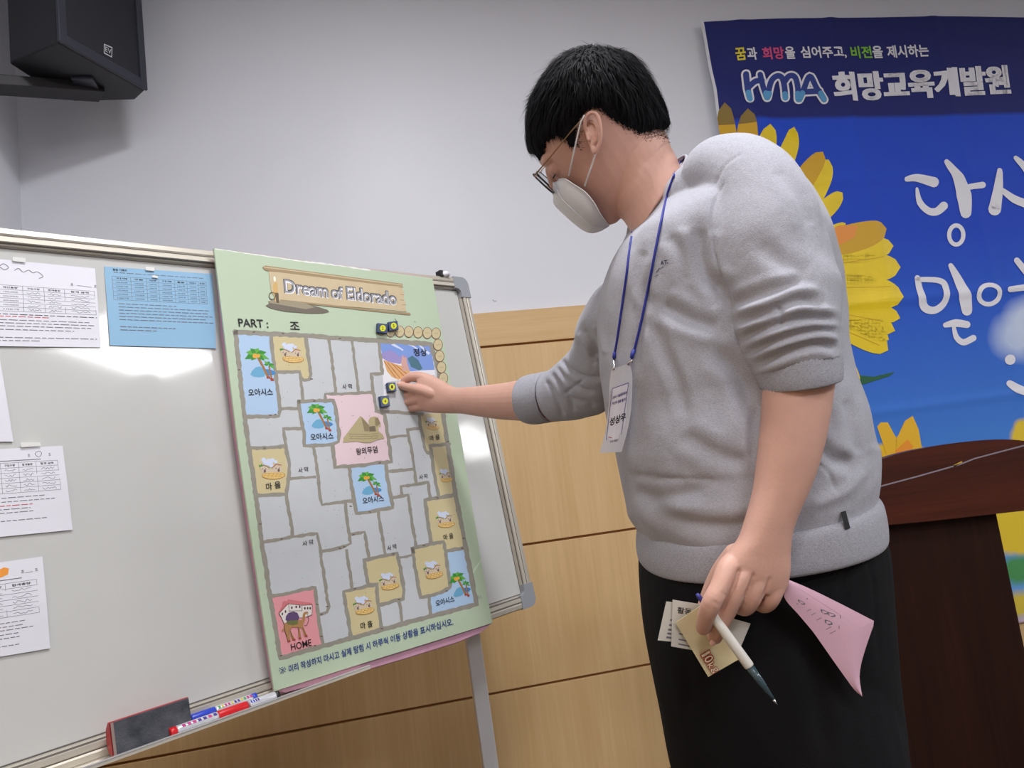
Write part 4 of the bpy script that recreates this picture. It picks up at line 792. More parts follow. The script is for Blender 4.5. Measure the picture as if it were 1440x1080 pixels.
def groove(me, specs, dmin=0, dmax=9):
    v, nn = get(me); x, y, d = projn(v); face = np.clip(-((v - CAM) / np.linalg.norm(v - CAM, axis=1)[:, None] * nn).sum(1) * 2.2, 0, 1)
    tot = np.zeros(len(v))
    for pl, wd, amp in specs:
        pl = np.array(catmull([np.array(p, float) for p in pl], 4)) if len(pl) > 2 else np.array(pl, float); best = np.full(len(v), 1e9); tt = np.zeros(len(v))
        for i in range(len(pl) - 1):
            a, b = pl[i], pl[i + 1]; ab = b - a; t = np.clip(((x - a[0]) * ab[0] + (y - a[1]) * ab[1]) / (ab @ ab), 0, 1)
            ds = np.hypot(x - a[0] - t * ab[0], y - a[1] - t * ab[1]); k = ds < best; best[k] = ds[k]; tt[k] = ((i + t) / (len(pl) - 1))[k]
        ends = np.clip(np.minimum(tt, 1 - tt) * 5 + .25, 0, 1)
        tot += amp / 1000 * np.exp(-(best / wd) ** 2) * ends
        if wd > 4: tot -= amp / 1000 * .45 * np.exp(-((best - wd * 1.9) / (wd * 1.0)) ** 2) * ends
    v = v + nn * (tot * face * ((d > dmin) & (d < dmax)))[:, None]
    me.vertices.foreach_set('co', v.ravel()); me.update()
def snoise(v, sc, seed):
    r = np.random.default_rng(seed); o = np.zeros(len(v))
    for _ in range(7):
        k = r.normal(size=3) * sc; o += np.sin(v @ k + r.uniform(0, 6.28))
    return o / 3.5
skin = mat('skin', (211, 166, 149), .5, spec=.4, sss=.12, noise=.06, nscale=45, bump=.12, bscale=260)
def knit(name, c, c2):
    m = bpy.data.materials.new(name); m.use_nodes = True; nt = m.node_tree; b = nt.nodes['Principled BSDF']; N_ = nt.nodes.new; Lk = nt.links.new
    tc = N_('ShaderNodeTexCoord'); mp = N_('ShaderNodeMapping'); mp.inputs['Scale'].default_value = (1, 1, 3); Lk(tc.outputs['Object'], mp.inputs[0])
    n1 = N_('ShaderNodeTexNoise'); n1.inputs['Scale'].default_value = 420; n1.inputs['Detail'].default_value = 3; Lk(mp.outputs[0], n1.inputs[0])
    rp = N_('ShaderNodeValToRGB'); rp.color_ramp.elements[0].position = .34; rp.color_ramp.elements[1].position = .6; rp.color_ramp.elements[0].color = lin(c2); rp.color_ramp.elements[1].color = lin(c)
    Lk(n1.outputs['Fac'], rp.inputs[0]); Lk(rp.outputs[0], b.inputs['Base Color'])
    n2 = N_('ShaderNodeTexNoise'); n2.inputs['Scale'].default_value = 700; Lk(tc.outputs['Object'], n2.inputs[0])
    n3 = N_('ShaderNodeTexNoise'); n3.inputs['Scale'].default_value = 28; n3.inputs['Detail'].default_value = 4; Lk(tc.outputs['Object'], n3.inputs[0])
    b1 = N_('ShaderNodeBump'); b1.inputs['Strength'].default_value = .35; b1.inputs['Distance'].default_value = .006; Lk(n3.outputs['Fac'], b1.inputs['Height'])
    b2 = N_('ShaderNodeBump'); b2.inputs['Strength'].default_value = .4; b2.inputs['Distance'].default_value = .001; Lk(n2.outputs['Fac'], b2.inputs['Height']); Lk(b1.outputs[0], b2.inputs['Normal']); Lk(b2.outputs[0], b.inputs['Normal'])
    b.inputs['Roughness'].default_value = .95; b.inputs['Specular IOR Level'].default_value = .1; b.inputs['Sheen Weight'].default_value = .15
    return m
swm = knit('heather jersey', (178, 179, 188), (160, 161, 170)); rib = knit('heather rib', (172, 173, 182), (150, 151, 160))
trm = mat('black trouser cloth', (19, 19, 22), .9, spec=.2, bump=.3, bscale=500)
man = empty('person', (.50, 1.04, 0), 'man in grey sweatshirt, white face mask and glasses, pressing a magnet on the game board', 'person')
# ---- head frame: f forward, u up, l towards the camera, in units of one picture pixel at his head
DH = 1.12; HS = DH / F; HC = P(836, 188, DH); hf_, hu_ = idir(-.655, .755), idir(-.755, -.655); hr = _n(HC - CAM)
hf_ = _n(hf_ - hr * (hf_ @ hr)); hu_ = _n(hu_ - hr * (hu_ @ hr) - hf_ * (hu_ @ hf_)); hl = -hr
def H(f, u, l=0): return HC + (hf_ * f + hu_ * u + hl * l) * HS
SK = [(96, -30, 5, 16), (90, -48, 26, 38), (80, -66, 46, 54), (66, -80, 60, 65), (46, -90, 70, 72), (25, -94, 77, 74), (8, -93, 80, 74), (-10, -90, 82, 71), (-30, -84, 83, 68), (-48, -76, 84, 65), (-64, -62, 84, 60), (-80, -40, 84, 52), (-92, -15, 83, 42), (-101, 18, 79, 30), (-107, 42, 70, 14)]
def head_loft(s, lv, n=36, k=3, e=2.25):
    Rg = []
    for u, b, f, w_ in catmull(lv, k):
        cf, hfl = (b + f) / 2, (f - b) / 2
        Rg.append([H(cf + hfl * np.sign(math.cos(t)) * abs(math.cos(t)) ** (2 / e), u, w_ * np.sign(math.sin(t)) * abs(math.sin(t)) ** (2 / e)) for t in [2 * math.pi * j / n for j in range(n)]])
    s.rings(Rg)
b = Soup(); head_loft(b, SK)
HL = lambda L, n=16: b.limb3([H(*p[:3]) for p in catmull(L, 4)], [p[3] * HS for p in catmull(L, 4)], n)
HL([(78, 14, 0, 7), (88, -4, 0, 8), (96, -22, 0, 9)]); HL([(91, -24, -9, 6), (91, -24, 9, 6)])            # nose
HL([(66, 26, -40, 9), (72, 27, -20, 8), (72, 27, 20, 8), (66, 26, 40, 9)])                                   # brow

HL([(66, 10, 31, 13.5), (67, 10, 33, 13.5)]); HL([(66, 10, -31, 13.5), (67, 10, -33, 13.5)])                 # lids
HL([(82, -56, -18, 5), (88, -56, 0, 6), (82, -56, 18, 5)]); HL([(80, -64, -14, 5), (86, -64, 0, 6), (80, -64, 14, 5)])   # lips
def ear(sg):
    dn, df = (DH - 79 * HS, DH - 90 * HS) if sg > 0 else (DH + 79 * HS, DH + 90 * HS)
    g = lambda L: b.limb([(x, y, dn + (df - dn) * q, r) for x, y, q, r in L], 12, 4)
    g([(826, 188, -.1, 2.6), (822.5, 177, .3, 2.8), (824, 165, .8, 3), (831, 158.5, 1.1, 3), (839, 161, 1.3, 3), (843.5, 172, 1.3, 2.9), (845, 186, 1.2, 2.8), (844, 199, .9, 2.8), (840, 209, .5, 3.4), (836, 214, .2, 3.6), (833, 207, 0, 3.2), (831, 200, -.1, 3)])
    g([(829, 170, .3, 2), (836, 173, .6, 2.2), (840, 183, .6, 2.4), (838.5, 196, .4, 2.4), (834, 203, .1, 2.4)])
    g([(826, 190, .1, 3), (828, 196, .3, 3)])
    c = P(835, 187, dn + (.004 if sg > 0 else -.004)); b.ball(c, 25 * HS, 9.5 * HS, 7 * HS, idir(0.06, 1, 0), idir(1, 0, 0), idir(0, 0, 1))
ear(1); ear(-1)
b.loft([(838, 232, 930, 180, 1.12, .060), (852, 268, 935, 192, 1.12, .060), (866, 296, 941, 204, 1.12, .060), (880, 313, 949, 219, 1.115, .061), (889, 330, 958, 238, 1.11, .062), (900, 352, 972, 262, 1.10, .062)], 32, 4)
b.loft([(866, 288, 890, 262, 1.12, .035), (884, 318, 905, 295, 1.12, .040), (893, 335, 915, 310, 1.11, .04)], 20, 4)   # throat under the chin
# inner core that carries the arms and legs below the clothes
b.limb([(935, 290, 1.10, 48), (1010, 480, 1.06, 70), (1060, 700, 1.05, 90), (1070, 800, 1.05, 80)])
b.limb([(940, 310, 1.10, 38), (1060, 310, .96, 36), (1105, 400, .90, 34), (1120, 480, .88, 36)]); b.limb([(930, 320, 1.12, 36), (870, 420, 1.27, 28), (835, 530, 1.46, 24), (800, 560, 1.53, 24), (765, 562, 1.57, 24)])
# near forearm and hand (left hand, hanging)
b.loft([(1088, 462, 1160, 455, .885, .030), (1078, 520, 1172, 512, .872, .037), (1074, 560, 1169, 550, .868, .038), (1071, 600, 1163, 592, .864, .037), (1067, 640, 1154, 634, .86, .035), (1060, 690, 1139, 682, .856, .031), (1048, 732, 1121, 724, .852, .027),
        (1038, 758, 1113, 752, .849, .024), (1022, 778, 1111, 778, .846, .021), (1010, 796, 1111, 802, .843, .0185), (1010, 812, 1107, 824, .842, .0155), (1016, 824, 1100, 836, .842, .012)], 32, 4, 2.2)
for L in ([(1036, 788, .846, 15), (1024, 799, .836, 16), (1013, 824, .826, 14), (1001, 847, .822, 14), (993, 868, .832, 12.2), (989, 883, .842, 10.3)],
          [(1056, 795, .846, 14), (1045, 808, .836, 16), (1032, 836, .832, 14.5), (1021, 858, .838, 14.6), (1011, 880, .846, 12.8), (1005, 895, .853, 11)],
          [(1076, 800, .848, 14), (1067, 815, .838, 15.5), (1058, 838, .836, 14), (1049, 852, .846, 13.6), (1040, 852, .862, 12), (1030, 846, .872, 10.5)],
          [(1094, 805, .850, 13), (1090, 824, .842, 14), (1084, 842, .842, 12.6), (1076, 850, .852, 12), (1066, 848, .865, 10.8), (1056, 842, .872, 9.5)],
          [(1034, 780, .858, 16), (1016, 806, .872, 16.5), (1000, 838, .882, 14.5), (992, 864, .882, 13), (990, 886, .879, 11)]): b.limb(L, 16, 4)
b.limb([(1050, 800, .858, 22), (1080, 815, .860, 20)])
# far forearm and hand (right hand, on the board)
b.loft([(800, 534, 808, 590, 1.53, .040), (765, 531, 770, 594, 1.565, .044), (735, 534, 739, 592, 1.60, .043), (705, 539, 708, 590, 1.645, .038), (675, 542.5, 677, 586, 1.69, .032), (652, 544.5, 652, 582, 1.73, .027), (638, 544, 635, 581.5, 1.752, .0235),
        (625, 537, 618, 581, 1.768, .021), (611, 529.5, 603, 580, 1.780, .020), (597, 525.5, 591, 577, 1.786, .018), (589, 526, 587, 572, 1.789, .014)], 28, 4, 2.2)
for L in ([(606, 536, 1.785, 8.5), (592, 531, 1.789, 8), (579, 530, 1.795, 7), (570, 534, 1.800, 6), (563.5, 539.5, 1.806, 4.8)],
          [(632, 562, 1.775, 10), (614, 556, 1.769, 10), (594, 549, 1.770, 7.6), (576, 545, 1.779, 6.2), (560.5, 542, 1.794, 5)],
          [(604, 553, 1.782, 7), (588, 552, 1.786, 6.4), (574, 555, 1.796, 6), (562, 561, 1.806, 5.4)],
          [(604, 563, 1.780, 7), (588, 562, 1.782, 6.6), (574, 565, 1.792, 6.1), (562, 569.5, 1.804, 5.4)],
          [(606, 572, 1.780, 6.6), (592, 572, 1.784, 6.2), (580, 574, 1.794, 5.7), (570, 576.5, 1.803, 5)]): b.limb(L, 14, 4)
# legs inside the trousers, feet inside the shoes
n1, n2 = P(1150, 1060, .975), P(1062, 1060, 1.12)
LEG = {'near': [(*n1[:2], .93, .06), (*n1[:2], .72, .06), (.56, .95, .48, .055), (.575, .97, .28, .048), (.585, .985, .10, .038)], 'far': [(*n2[:2], .93, .06), (*n2[:2], .72, .06), (.45, 1.19, .48, .055), (.46, 1.21, .28, .048), (.465, 1.22, .10, .038)]}
for L in LEG.values(): q = catmull(L, 3); b.limb3([p[:3] for p in q], [p[3] for p in q], 14)
for x, y in ((.585, .985), (.465, 1.22)): b.limb3([(x, y, .08), (x - .05, y, .055), (x - .14, y - .01, .035)], [.036, .036, .03], 12)
def sk_sculpt(me):
    groove(me, [([(1040, 800), (1036, 815), (1026, 838), (1014, 862)], 2.2, -3.0), ([(1060, 806), (1056, 822), (1046, 842)], 2.2, -2.6), ([(1083, 812), (1078, 828), (1070, 846)], 2.0, -2.2),
                ([(1014, 833), (1024, 840)], 2, -.6), ([(1002, 845), (1012, 852)], 2, -.5), ([(885, 322), (905, 296), (925, 262), (944, 225)], 9, .6), ([(870, 300), (884, 270), (900, 235)], 6, 1.2)], 0, 1.3)
body = b.remesh('body', .0016, 3, skin, man, sk_sculpt)
bpy.context.view_layer.update()
def bvh(o): 
    dg = bpy.context.evaluated_depsgraph_get(); return BVHTree.FromObject(o, dg)
tb = bvh(body)
def hit(tree, x, y, org=None):
    r = ray(x, y); h_ = tree.ray_cast(Vector(CAM), Vector(_n(r))); return (None if h_[0] is None else np.array(h_[0]))
# nails
nail = mat('nail', (226, 178, 162), .25)
def nailp(x, y, d, rx, ry, ang):
    s = Soup(); c = P(x, y, d); s.ball(c, ry * d / F, rx * d / F, .0012, idir(math.cos(ang), math.sin(ang)), idir(-math.sin(ang), math.cos(ang)), idir(0, 0, 1), 12); return mesh('fingernail', s.v, s.f, nail, body, True)
for x, y, rx, ry, a in ((1003, 903, 4.5, 6, 2.3), (560.5, 540, 2.2, 3.2, 3.4)):
    h_ = hit(tb, x, y)
    if h_ is not None: nailp(x, y, (R @ (h_ - CAM))[2] + .0002, rx, ry, a)
# eyes and lashes, mostly behind lids and glasses
for sg in (1, -1):
    s = Soup(); c = H(67, 9, 32 * sg); s.ball(c, 12 * HS, 12 * HS, 12 * HS, hf_, hu_, hl, 16); mesh('eye', s.v, s.f, mat('eye white', (225, 220, 216), .2), body, True)
    tube_obj('eyelashes', [H(76, 4, 20 * sg), H(80.5, 3, 32 * sg), H(74, 4, 46 * sg)], [.4 * HS, 1.2 * HS, .5 * HS], mat('lash', (24, 20, 20), .7), body, None and 6 or 6)
# ---- sweatshirt
s = Soup()
CBD = idir(-.11, -.08, 1)
TOR = [(907, 776, 1209, 722, 1.045, .155), (905, 757, 1210, 699, 1.045, .161), (888, 728, 1214, 678, 1.047, .174), (884, 712, 1217, 664, 1.05, .176), (873, 665, 1211, 636, 1.06, .180), (863, 625, 1200, 596, 1.06, .182), (853, 580, 1184, 545, 1.07, .184), (846, 530, 1172, 495, 1.075, .186),
       (843, 480, 1166, 440, 1.08, .190), (843, 435, 1158, 385, 1.085, .196), (848, 400, 1142, 335, 1.09, .198), (857, 372, 1118, 290, 1.095, .188), (868, 352, 1085, 254, 1.10, .160), (878, 338, 1040, 232, 1.105, .122), (887, 326, 990, 222, 1.11, .090), (891, 318, 958, 226, 1.115, .068)]
s.loft(TOR, 48, 5, 2.3, bdir=(CBD, .72, .97))
s.loft([(978, 300, 1040, 222, 1.02, .06), (990, 300, 1082, 219, .985, .068), (1002, 308, 1118, 243, .95, .07), (1004, 330, 1140, 288, .925, .068), (1006, 362, 1156, 338, .905, .066), (1016, 398, 1170, 380, .895, .066), (1030, 428, 1181, 407, .888, .066), (1038, 455, 1180, 434, .882, .064), (1048, 482, 1178, 462, .878, .062), (1058, 505, 1176, 488, .874, .058), (1068, 528, 1177, 508, .872, .054)], 36, 6, 2.1)
s.loft([(856, 398, 935, 420, 1.20, .075), (846, 402, 905, 470, 1.25, .068), (832, 428, 890, 515, 1.32, .062), (820, 464, 874, 553, 1.40, .056), (810, 484, 862, 568, 1.44, .054), (792, 503, 846, 580, 1.48, .052), (776, 517, 812, 588, 1.525, .052), (766, 523, 786, 592, 1.55, .051)], 32, 5, 2.1)
s.limb([(972, 296, 1.065, 42), (990, 274, 1.03, 52), (1038, 272, .985, 57)], 28, 5)
s.limb([(905, 345, 1.10, 26), (945, 325, 1.06, 38), (1000, 320, .99, 52)], 28, 5)
FOLDS = [([(1020, 255), (1007, 281), (1001, 311), (1003, 345), (1012, 375), (1024, 413), (1034, 450)], 2.2, -2.2), ([(984, 320), (983, 350), (992, 385), (1018, 412)], 11, -7), ([(930, 428), (965, 447), (1010, 462)], 11, -6), ([(922, 455), (935, 498), (954, 540), (965, 590)], 9, -3.5), ([(1000, 492), (1035, 522), (1054, 560), (1062, 620)], 13, -6),
         ([(914, 380), (903, 455), (897, 523)], 6, -2.5), ([(1148, 650), (1166, 667), (1178, 693)], 3, -2.5), ([(905, 705), (960, 735), (1040, 740), (1110, 715)], 12, -5), ([(890, 690), (930, 700), (990, 690)], 10, -4), ([(960, 610), (1010, 640), (1050, 650)], 12, -4), ([(905, 350), (900, 390), (915, 430)], 8, -3),
         ([(1037, 451), (1084, 438), (1120, 421), (1150, 424)], 7, -7), ([(1044, 474), (1090, 455), (1135, 446), (1176, 450)], 6, -7), ([(1056, 494), (1105, 474), (1150, 464), (1178, 466)], 5, -5), ([(1063, 513), (1115, 492), (1150, 484), (1176, 490)], 6, -6), ([(1030, 428), (1080, 410), (1130, 396)], 8, -4), ([(1068, 340), (1100, 370), (1140, 385)], 12, -2.5), ([(1090, 428), (1100, 444), (1096, 462)], 4, -3),
         ([(788, 504), (800, 519), (821, 531), (846, 533)], 4, -7), ([(776, 525), (786, 542), (798, 558), (807, 580)], 3.4, -7), ([(768, 535), (778, 556), (792, 586)], 3.2, -6), ([(790, 556), (804, 546), (819, 535)], 2.6, -4), ([(782, 515), (796, 534), (818, 548), (836, 552)], 3.6, -5), ([(823, 462), (834, 483), (840, 503)], 6, -6), ([(812, 480), (822, 500), (838, 515)], 5, -4), ([(800, 560), (822, 566), (836, 572)], 4, -4), ([(1190, 560), (1200, 600), (1206, 640)], 9, -4), ([(1120, 590), (1165, 640), (1200, 655)], 10, -5),
         ([(1043, 216), (1020, 232), (1005, 262)], 2, -1.5), ([(1090, 235), (1125, 275), (1140, 320)], 10, -2), ([(940, 330), (960, 360), (970, 400)], 10, -3), ([(1075, 560), (1060, 600), (1058, 650)], 7, -3), ([(1216, 660), (1190, 690), (1140, 712)], 8, 2)]
def sw_sculpt(me):
    v, nn = get(me); x, y, d = projn(v); sl = np.exp(-(((x - 1110) / 70) ** 2 + ((y - 462) / 45) ** 2)); sl2 = np.exp(-(((x - 795) / 32) ** 2 + ((y - 552) / 35) ** 2))
    amp = .0022 * snoise(v, 26, 3) + .0012 * snoise(v, 60, 5); v = v + nn * (amp * (1 + .5 * sl - .6 * sl2))[:, None]
    me.vertices.foreach_set('co', v.ravel()); me.update(); groove(me, FOLDS)
sweat = s.remesh('sweatshirt', .0027, 5, swm, man, sw_sculpt)
sweat['label'] = 'heather grey sweatshirt with pushed up sleeves'
def band(name, rs, m, parent, grow=.0, n=64, ribs=.0, k=4, e=2.1, th=.003, bdir=None):
    t = Soup(); Rg = t.loft(rs, n, k, e, cap=False, grow=grow, bdir=bdir)
    if ribs: Rg = [[p + (p - np.mean(r, 0)) / np.linalg.norm(p - np.mean(r, 0)) * (ribs if j % 2 else 0) for j, p in enumerate(r)] for r in Rg]
    inn = [[p - (p - np.mean(r, 0)) / np.linalg.norm(p - np.mean(r, 0)) * th for p in r] for r in Rg]
    t = Soup(); ro = [[p - (p - np.mean(r, 0)) / np.linalg.norm(p - np.mean(r, 0)) * th * .3 for p in r] for r in (Rg[0], Rg[-1])]
    t.rings(inn[:1] + [ro[0]] + Rg + [ro[1]] + inn[-1:] + inn[::-1][1:], cap=False)
    return mesh(name, t.v, t.f, m, parent, True)
band('hem_band', [(903, 747, 1209, 687, 1.045, .162), (900.5, 753, 1215, 694, 1.045, .1685), (899, 774, 1220, 716, 1.045, .170), (901, 790, 1222, 738, 1.045, .168), (903, 794, 1220, 743, 1.045, .164)], rib, sweat, 0, 240, .0007, 3, 2.3)
band('cuff', [(1065, 524, 1177, 503, .873, .054), (1070, 534, 1179, 514, .871, .053), (1074, 545, 1179, 525, .869, .051), (1076, 549, 1177, 530, .869, .048)], rib, sweat, 0, 110, .0010, 3)
band('cuff', [(772, 522, 780, 592, 1.55, .053), (758, 525, 766, 594.5, 1.568, .052), (745, 527.5, 752, 596, 1.583, .051), (738, 530, 743, 594, 1.592, .050)], rib, sweat, 0, 100, .0013, 3)
band('collar', [(889.5, 330, 966, 232, 1.113, .075), (889, 325, 962, 228, 1.115, .072), (889.5, 320, 957.5, 224.5, 1.118, .068), (890, 317, 955, 223, 1.118, .064)], rib, sweat, .004, 130, .0006, 3, 2.2, bdir=(CBD, -1, -.5))
ts0 = bvh(sweat); tc_ = bvh(next(o for o in sweat.children if o.name.startswith('collar')))
class TT:
    def __init__(s): s.ts = (ts0, tc_)
    def ray_cast(s, o, d):
        h = [t.ray_cast(o, d) for t in s.ts]; h = [x for x in h if x[0] is not None]; return min(h, key=lambda x: x[3]) if h else (None,) * 4
ts = TT()
# small black tab on the hem, printed letters on the chest
def onto(tree, off=.0016, dflt=1.0):
    def f(x, y, L=0):
        h_ = hit(tree, x, y); h_ = P(x, y, dflt) if h_ is None else h_; return h_ - _n(h_ - CAM) * (off + .0001 * L)
    return f
hb_ = bvh(next(o for o in sweat.children if o.name.startswith('hem_band')))
hb = TT(); hb.ts = (ts0, hb_)
p = Print(onto(hb, .0022)); p.line([(1186.5, 722), (1191.5, 741)], 7.5, mat('tab black', (20, 22, 26), .5)); p.line([(1187, 726), (1191, 739)], 2, mat('tab grey', (70, 72, 78))); p.build('hem_tab', sweat)
nv = mat('print navy', (46, 50, 74), .6); p = Print(onto(ts, .0008, 1.0))
for i, x in enumerate((929, 934, 938.5)): p.text('AT.'[i], (x, 372.5 - i * .8), (x + (4.6 if i < 2 else 1.4), 372 - i * .8), (x - .3, (366.8 if i < 2 else 370.2) - i * .8), nv, .03)
p.line([(923, 383), (925.5, 380), (927, 377), (929, 378)], .9, nv); p.line([(930, 376.5), (932.5, 375.5)], .8, nv); p.line([(921.5, 389), (924, 386.5), (926, 387)], .7, nv); p.build('chest_print', sweat)
# ---- trousers
s = Soup()
s.loft([(906, 755, 1215, 705, 1.045, .148), (903, 785, 1220, 735, 1.045, .152), (902, 815, 1226, 765, 1.045, .154), (905, 860, 1231, 830, 1.045, .155), (911, 905, 1236, 890, 1.045, .156), (921, 955, 1243, 945, 1.045, .154), (932, 1010, 1250, 1000, 1.045, .148), (941, 1060, 1256, 1050, 1.045, .135), (948, 1095, 1262, 1085, 1.045, .115)], 40, 5, 2.5)
pz = lambda x, y, d: P(x, y, d)
for c, leg in ((n1, 'near'), (n2, 'far')):
    L = LEG[leg]; ex_ = (.585, .985) if leg == 'near' else (.465, 1.22)
    q = catmull([(c[0], c[1], c[2] + .12, .098), (c[0], c[1], c[2], .106), ((c[0] + L[2][0]) / 2, (c[1] + L[2][1]) / 2, .56, .098), (L[2][0], L[2][1], .44, .090), (L[3][0], L[3][1], .26, .082), (ex_[0], ex_[1], .10, .076), (ex_[0], ex_[1], .075, .076)], 4)
    s.limb3([p[:3] for p in q], [p[3] for p in q], 22)
def tr_sculpt(me):
    v, nn = get(me); v = v + nn * (.0018 * snoise(v, 22, 11) + .001 * snoise(v, 55, 12))[:, None]; me.vertices.foreach_set('co', v.ravel()); me.update()
    groove(me, [([(1218, 770), (1195, 800), (1180, 840)], 6, -3), ([(1195, 750), (1224, 800), (1232, 870), (1238, 930)], 2.5, -2), ([(940, 830), (960, 900), (975, 1000)], 9, -2), ([(1130, 900), (1150, 980), (1160, 1060)], 14, -3)])
trou = s.remesh('trousers', .005, 5, trm, man, tr_sculpt); trou['label'] = 'black cloth trousers'
shm = mat('shoe black', (30, 30, 34), .5); som = mat('shoe sole', (200, 200, 200), .6)
for x, y in ((.585, .985), (.465, 1.22)):
    s = Soup(); s.limb3([(x + .03, y, .075), (x - .02, y, .07), (x - .09, y - .005, .055), (x - .17, y - .01, .045)], [.045, .048, .044, .036], 18)
    o = s.remesh('shoe', .005, 4, shm, man); o.data.transform(Matrix.Identity(4))
    v, nn = get(o.data); v[:, 2] = np.maximum(v[:, 2], .018); o.data.vertices.foreach_set('co', v.ravel()); o.data.update()
    bm = bmesh.new(); cr = [(x + .075, y + .02), (x + .075, y - .02), (x + .05, y - .042), (x - .06, y - .046), (x - .16, y - .040), (x - .205, y - .012), (x - .16, y + .032), (x - .06, y + .040), (x + .05, y + .042)]
    prism(bm, [(a, c_, 0) for a, c_ in cr], [(a, c_, .020) for a, c_ in cr], .003); bm_obj('sole', bm, som, o)
# ---- hair
HO = [(99, -32, 4, 22), (97, -52, 22, 46), (88, -68, 40, 62), (76, -82, 58, 72), (62, -92, 72, 78), (48, -101, 80, 81), (30, -107, 84, 82), (14, -107, 84, 81), (-3, -104, 84, 78), (-20, -100, 80, 74), (-36, -95, 70, 68), (-55, -87, 50, 60), (-70, -76, 20, 50), (-84, -66, 0, 40)]
t1, t2 = Soup(), Soup(); head_loft(t1, SK, 48, 4, 2.15); head_loft(t2, HO, 48, 4, 2.1)
B1 = BVHTree.FromPolygons([Vector(v) for v in t1.v], t1.f); B2 = BVHTree.FromPolygons([Vector(v) for v in t2.v], t2.f)
RG = [(84, 30), (81, 44), (90, 60), (60, 100), (-30, 130), (-120, 90), (-140, 0), (-120, -60), (-85, -95), (-62, -80), (-56, -63), (-42, -50), (-34, -28), (-28, -2), (-29, 14), (-22, 24), (-9, 28), (8, 24), (18, 16), (30, 6), (37, 12), (34, 26), (40, 36), (56, 42), (66, 34), (76, 26)]
RGp = np.array(RG, float)
LOW = RGp[8:]; LOW = np.vstack([LOW, RGp[0:2]])
def inpoly(f, u):
    c = False; j = len(RGp) - 1
    for i in range(len(RGp)):
        if (RGp[i][1] > u) != (RGp[j][1] > u) and f < (RGp[j][0] - RGp[i][0]) * (u - RGp[i][1]) / (RGp[j][1] - RGp[i][1]) + RGp[i][0]: c = not c
        j = i
    return c
def dlow(f, u):
    best = 1e9
    for i in range(len(LOW) - 1):
        a, b_ = LOW[i], LOW[i + 1]; ab = b_ - a; t = max(0, min(1, ((f - a[0]) * ab[0] + (u - a[1]) * ab[1]) / (ab @ ab))); best = min(best, math.hypot(f - a[0] - ab[0] * t, u - a[1] - ab[1] * t))
    return best
O0 = H(-10, 15, 0); NU, NV = 120, 180; grid = {}; vs = []
for i in range(NU + 1):
    th = math.pi * i / NU
    for j in range(NV):
        ph = 2 * math.pi * j / NV; d = hu_ * math.cos(th) + (hf_ * math.cos(ph) + hl * math.sin(ph)) * math.sin(th)
        a, c_ = B1.ray_cast(Vector(O0), Vector(d)), B2.ray_cast(Vector(O0), Vector(d))
        if a[0] is None or c_[0] is None: continue
        q = np.array(a[0]); f, u = (q - HC) @ hf_ / HS, (q - HC) @ hu_ / HS
        q2 = np.array(c_[0]); f2, u2 = (q2 - HC) @ hf_ / HS, (q2 - HC) @ hu_ / HS
        if not inpoly(f2, u2): continue
        dl = dlow(f2, u2); k = min(1, dl / (20 if f2 < 20 else 7)); k = k * k * (3 - 2 * k); ra, rc = a[3], max(c_[3], a[3] + 3 * HS)
        r_ = ra + 1.2 * HS + (rc - ra - 1.2 * HS) * k
        r_ += (1.6 * math.sin(ph * 23 + 3 * math.sin(th * 5)) * math.sin(th * 9 + 2 * math.sin(ph * 3)) + 1.2 * math.sin(ph * 41 + th * 17)) * HS * k
        grid[(i, j)] = len(vs); vs.append(O0 + d * r_)
fs = []
for (i, j), a in grid.items():
    q = [(i, j), (i + 1, j), (i + 1, (j + 1) % NV), (i, (j + 1) % NV)]
    if all(x in grid for x in q) and i > 0: fs.append(tuple(grid[x] for x in q))
hairm = mat('hair black', (17, 17, 20), .7, spec=.12); V_ = np.array(vs); base_n = len(vs)
tri = [f for f in fs]; wh0 = H(-84, 70, 10)
for _ in range(9000):
    f_ = tri[rng.integers(len(tri))]; p0 = V_[list(f_)].mean(0) + rng.normal(size=3) * .0008; nr = _n(p0 - O0); f, u = (p0 - HC) @ hf_ / HS, (p0 - HC) @ hu_ / HS
    dl = dlow(f, u); away = p0 - wh0; away = away - nr * (away @ nr); dirn = _n(away + rng.normal(size=3) * .015) if np.linalg.norm(away) > .008 else _n(np.cross(nr, rng.normal(size=3)))
    down = -hu_ * .5 + hf_ * (.5 if f > -20 else -.3); dirn = _n(dirn + (down - nr * (down @ nr)) * .5)
    L = (rng.uniform(16, 34) if dl > 22 else rng.uniform(4, 9)) * HS; 
    if dl > 8 and dl <= 22: L = rng.uniform(8, 14) * HS
    lift = rng.uniform(.5, 4.6) * HS * (1 if dl > 20 else .3); wd = rng.uniform(.45, .95) * HS * (1 if dl > 20 else .55); sd = _n(np.cross(dirn, nr)); seg = 4; b0 = len(vs)
    flick = rng.uniform(-.2, .5) * (1 if rng.random() < .12 else .15)
    for k in range(seg + 1):
        t = k / seg; c_ = p0 + dirn * L * t; rr = np.linalg.norm(p0 - O0); c_ = O0 + _n(c_ - O0) * (rr + lift * math.sin(t * 2.6) + flick * L * t * t + .3 * HS)
        w_ = wd * (1 - t) ** .7 + .05 * HS; vs += [c_ - sd * w_, c_ + sd * w_]
        if k: fs.append((b0 + 2 * k - 2, b0 + 2 * k - 1, b0 + 2 * k + 1, b0 + 2 * k))
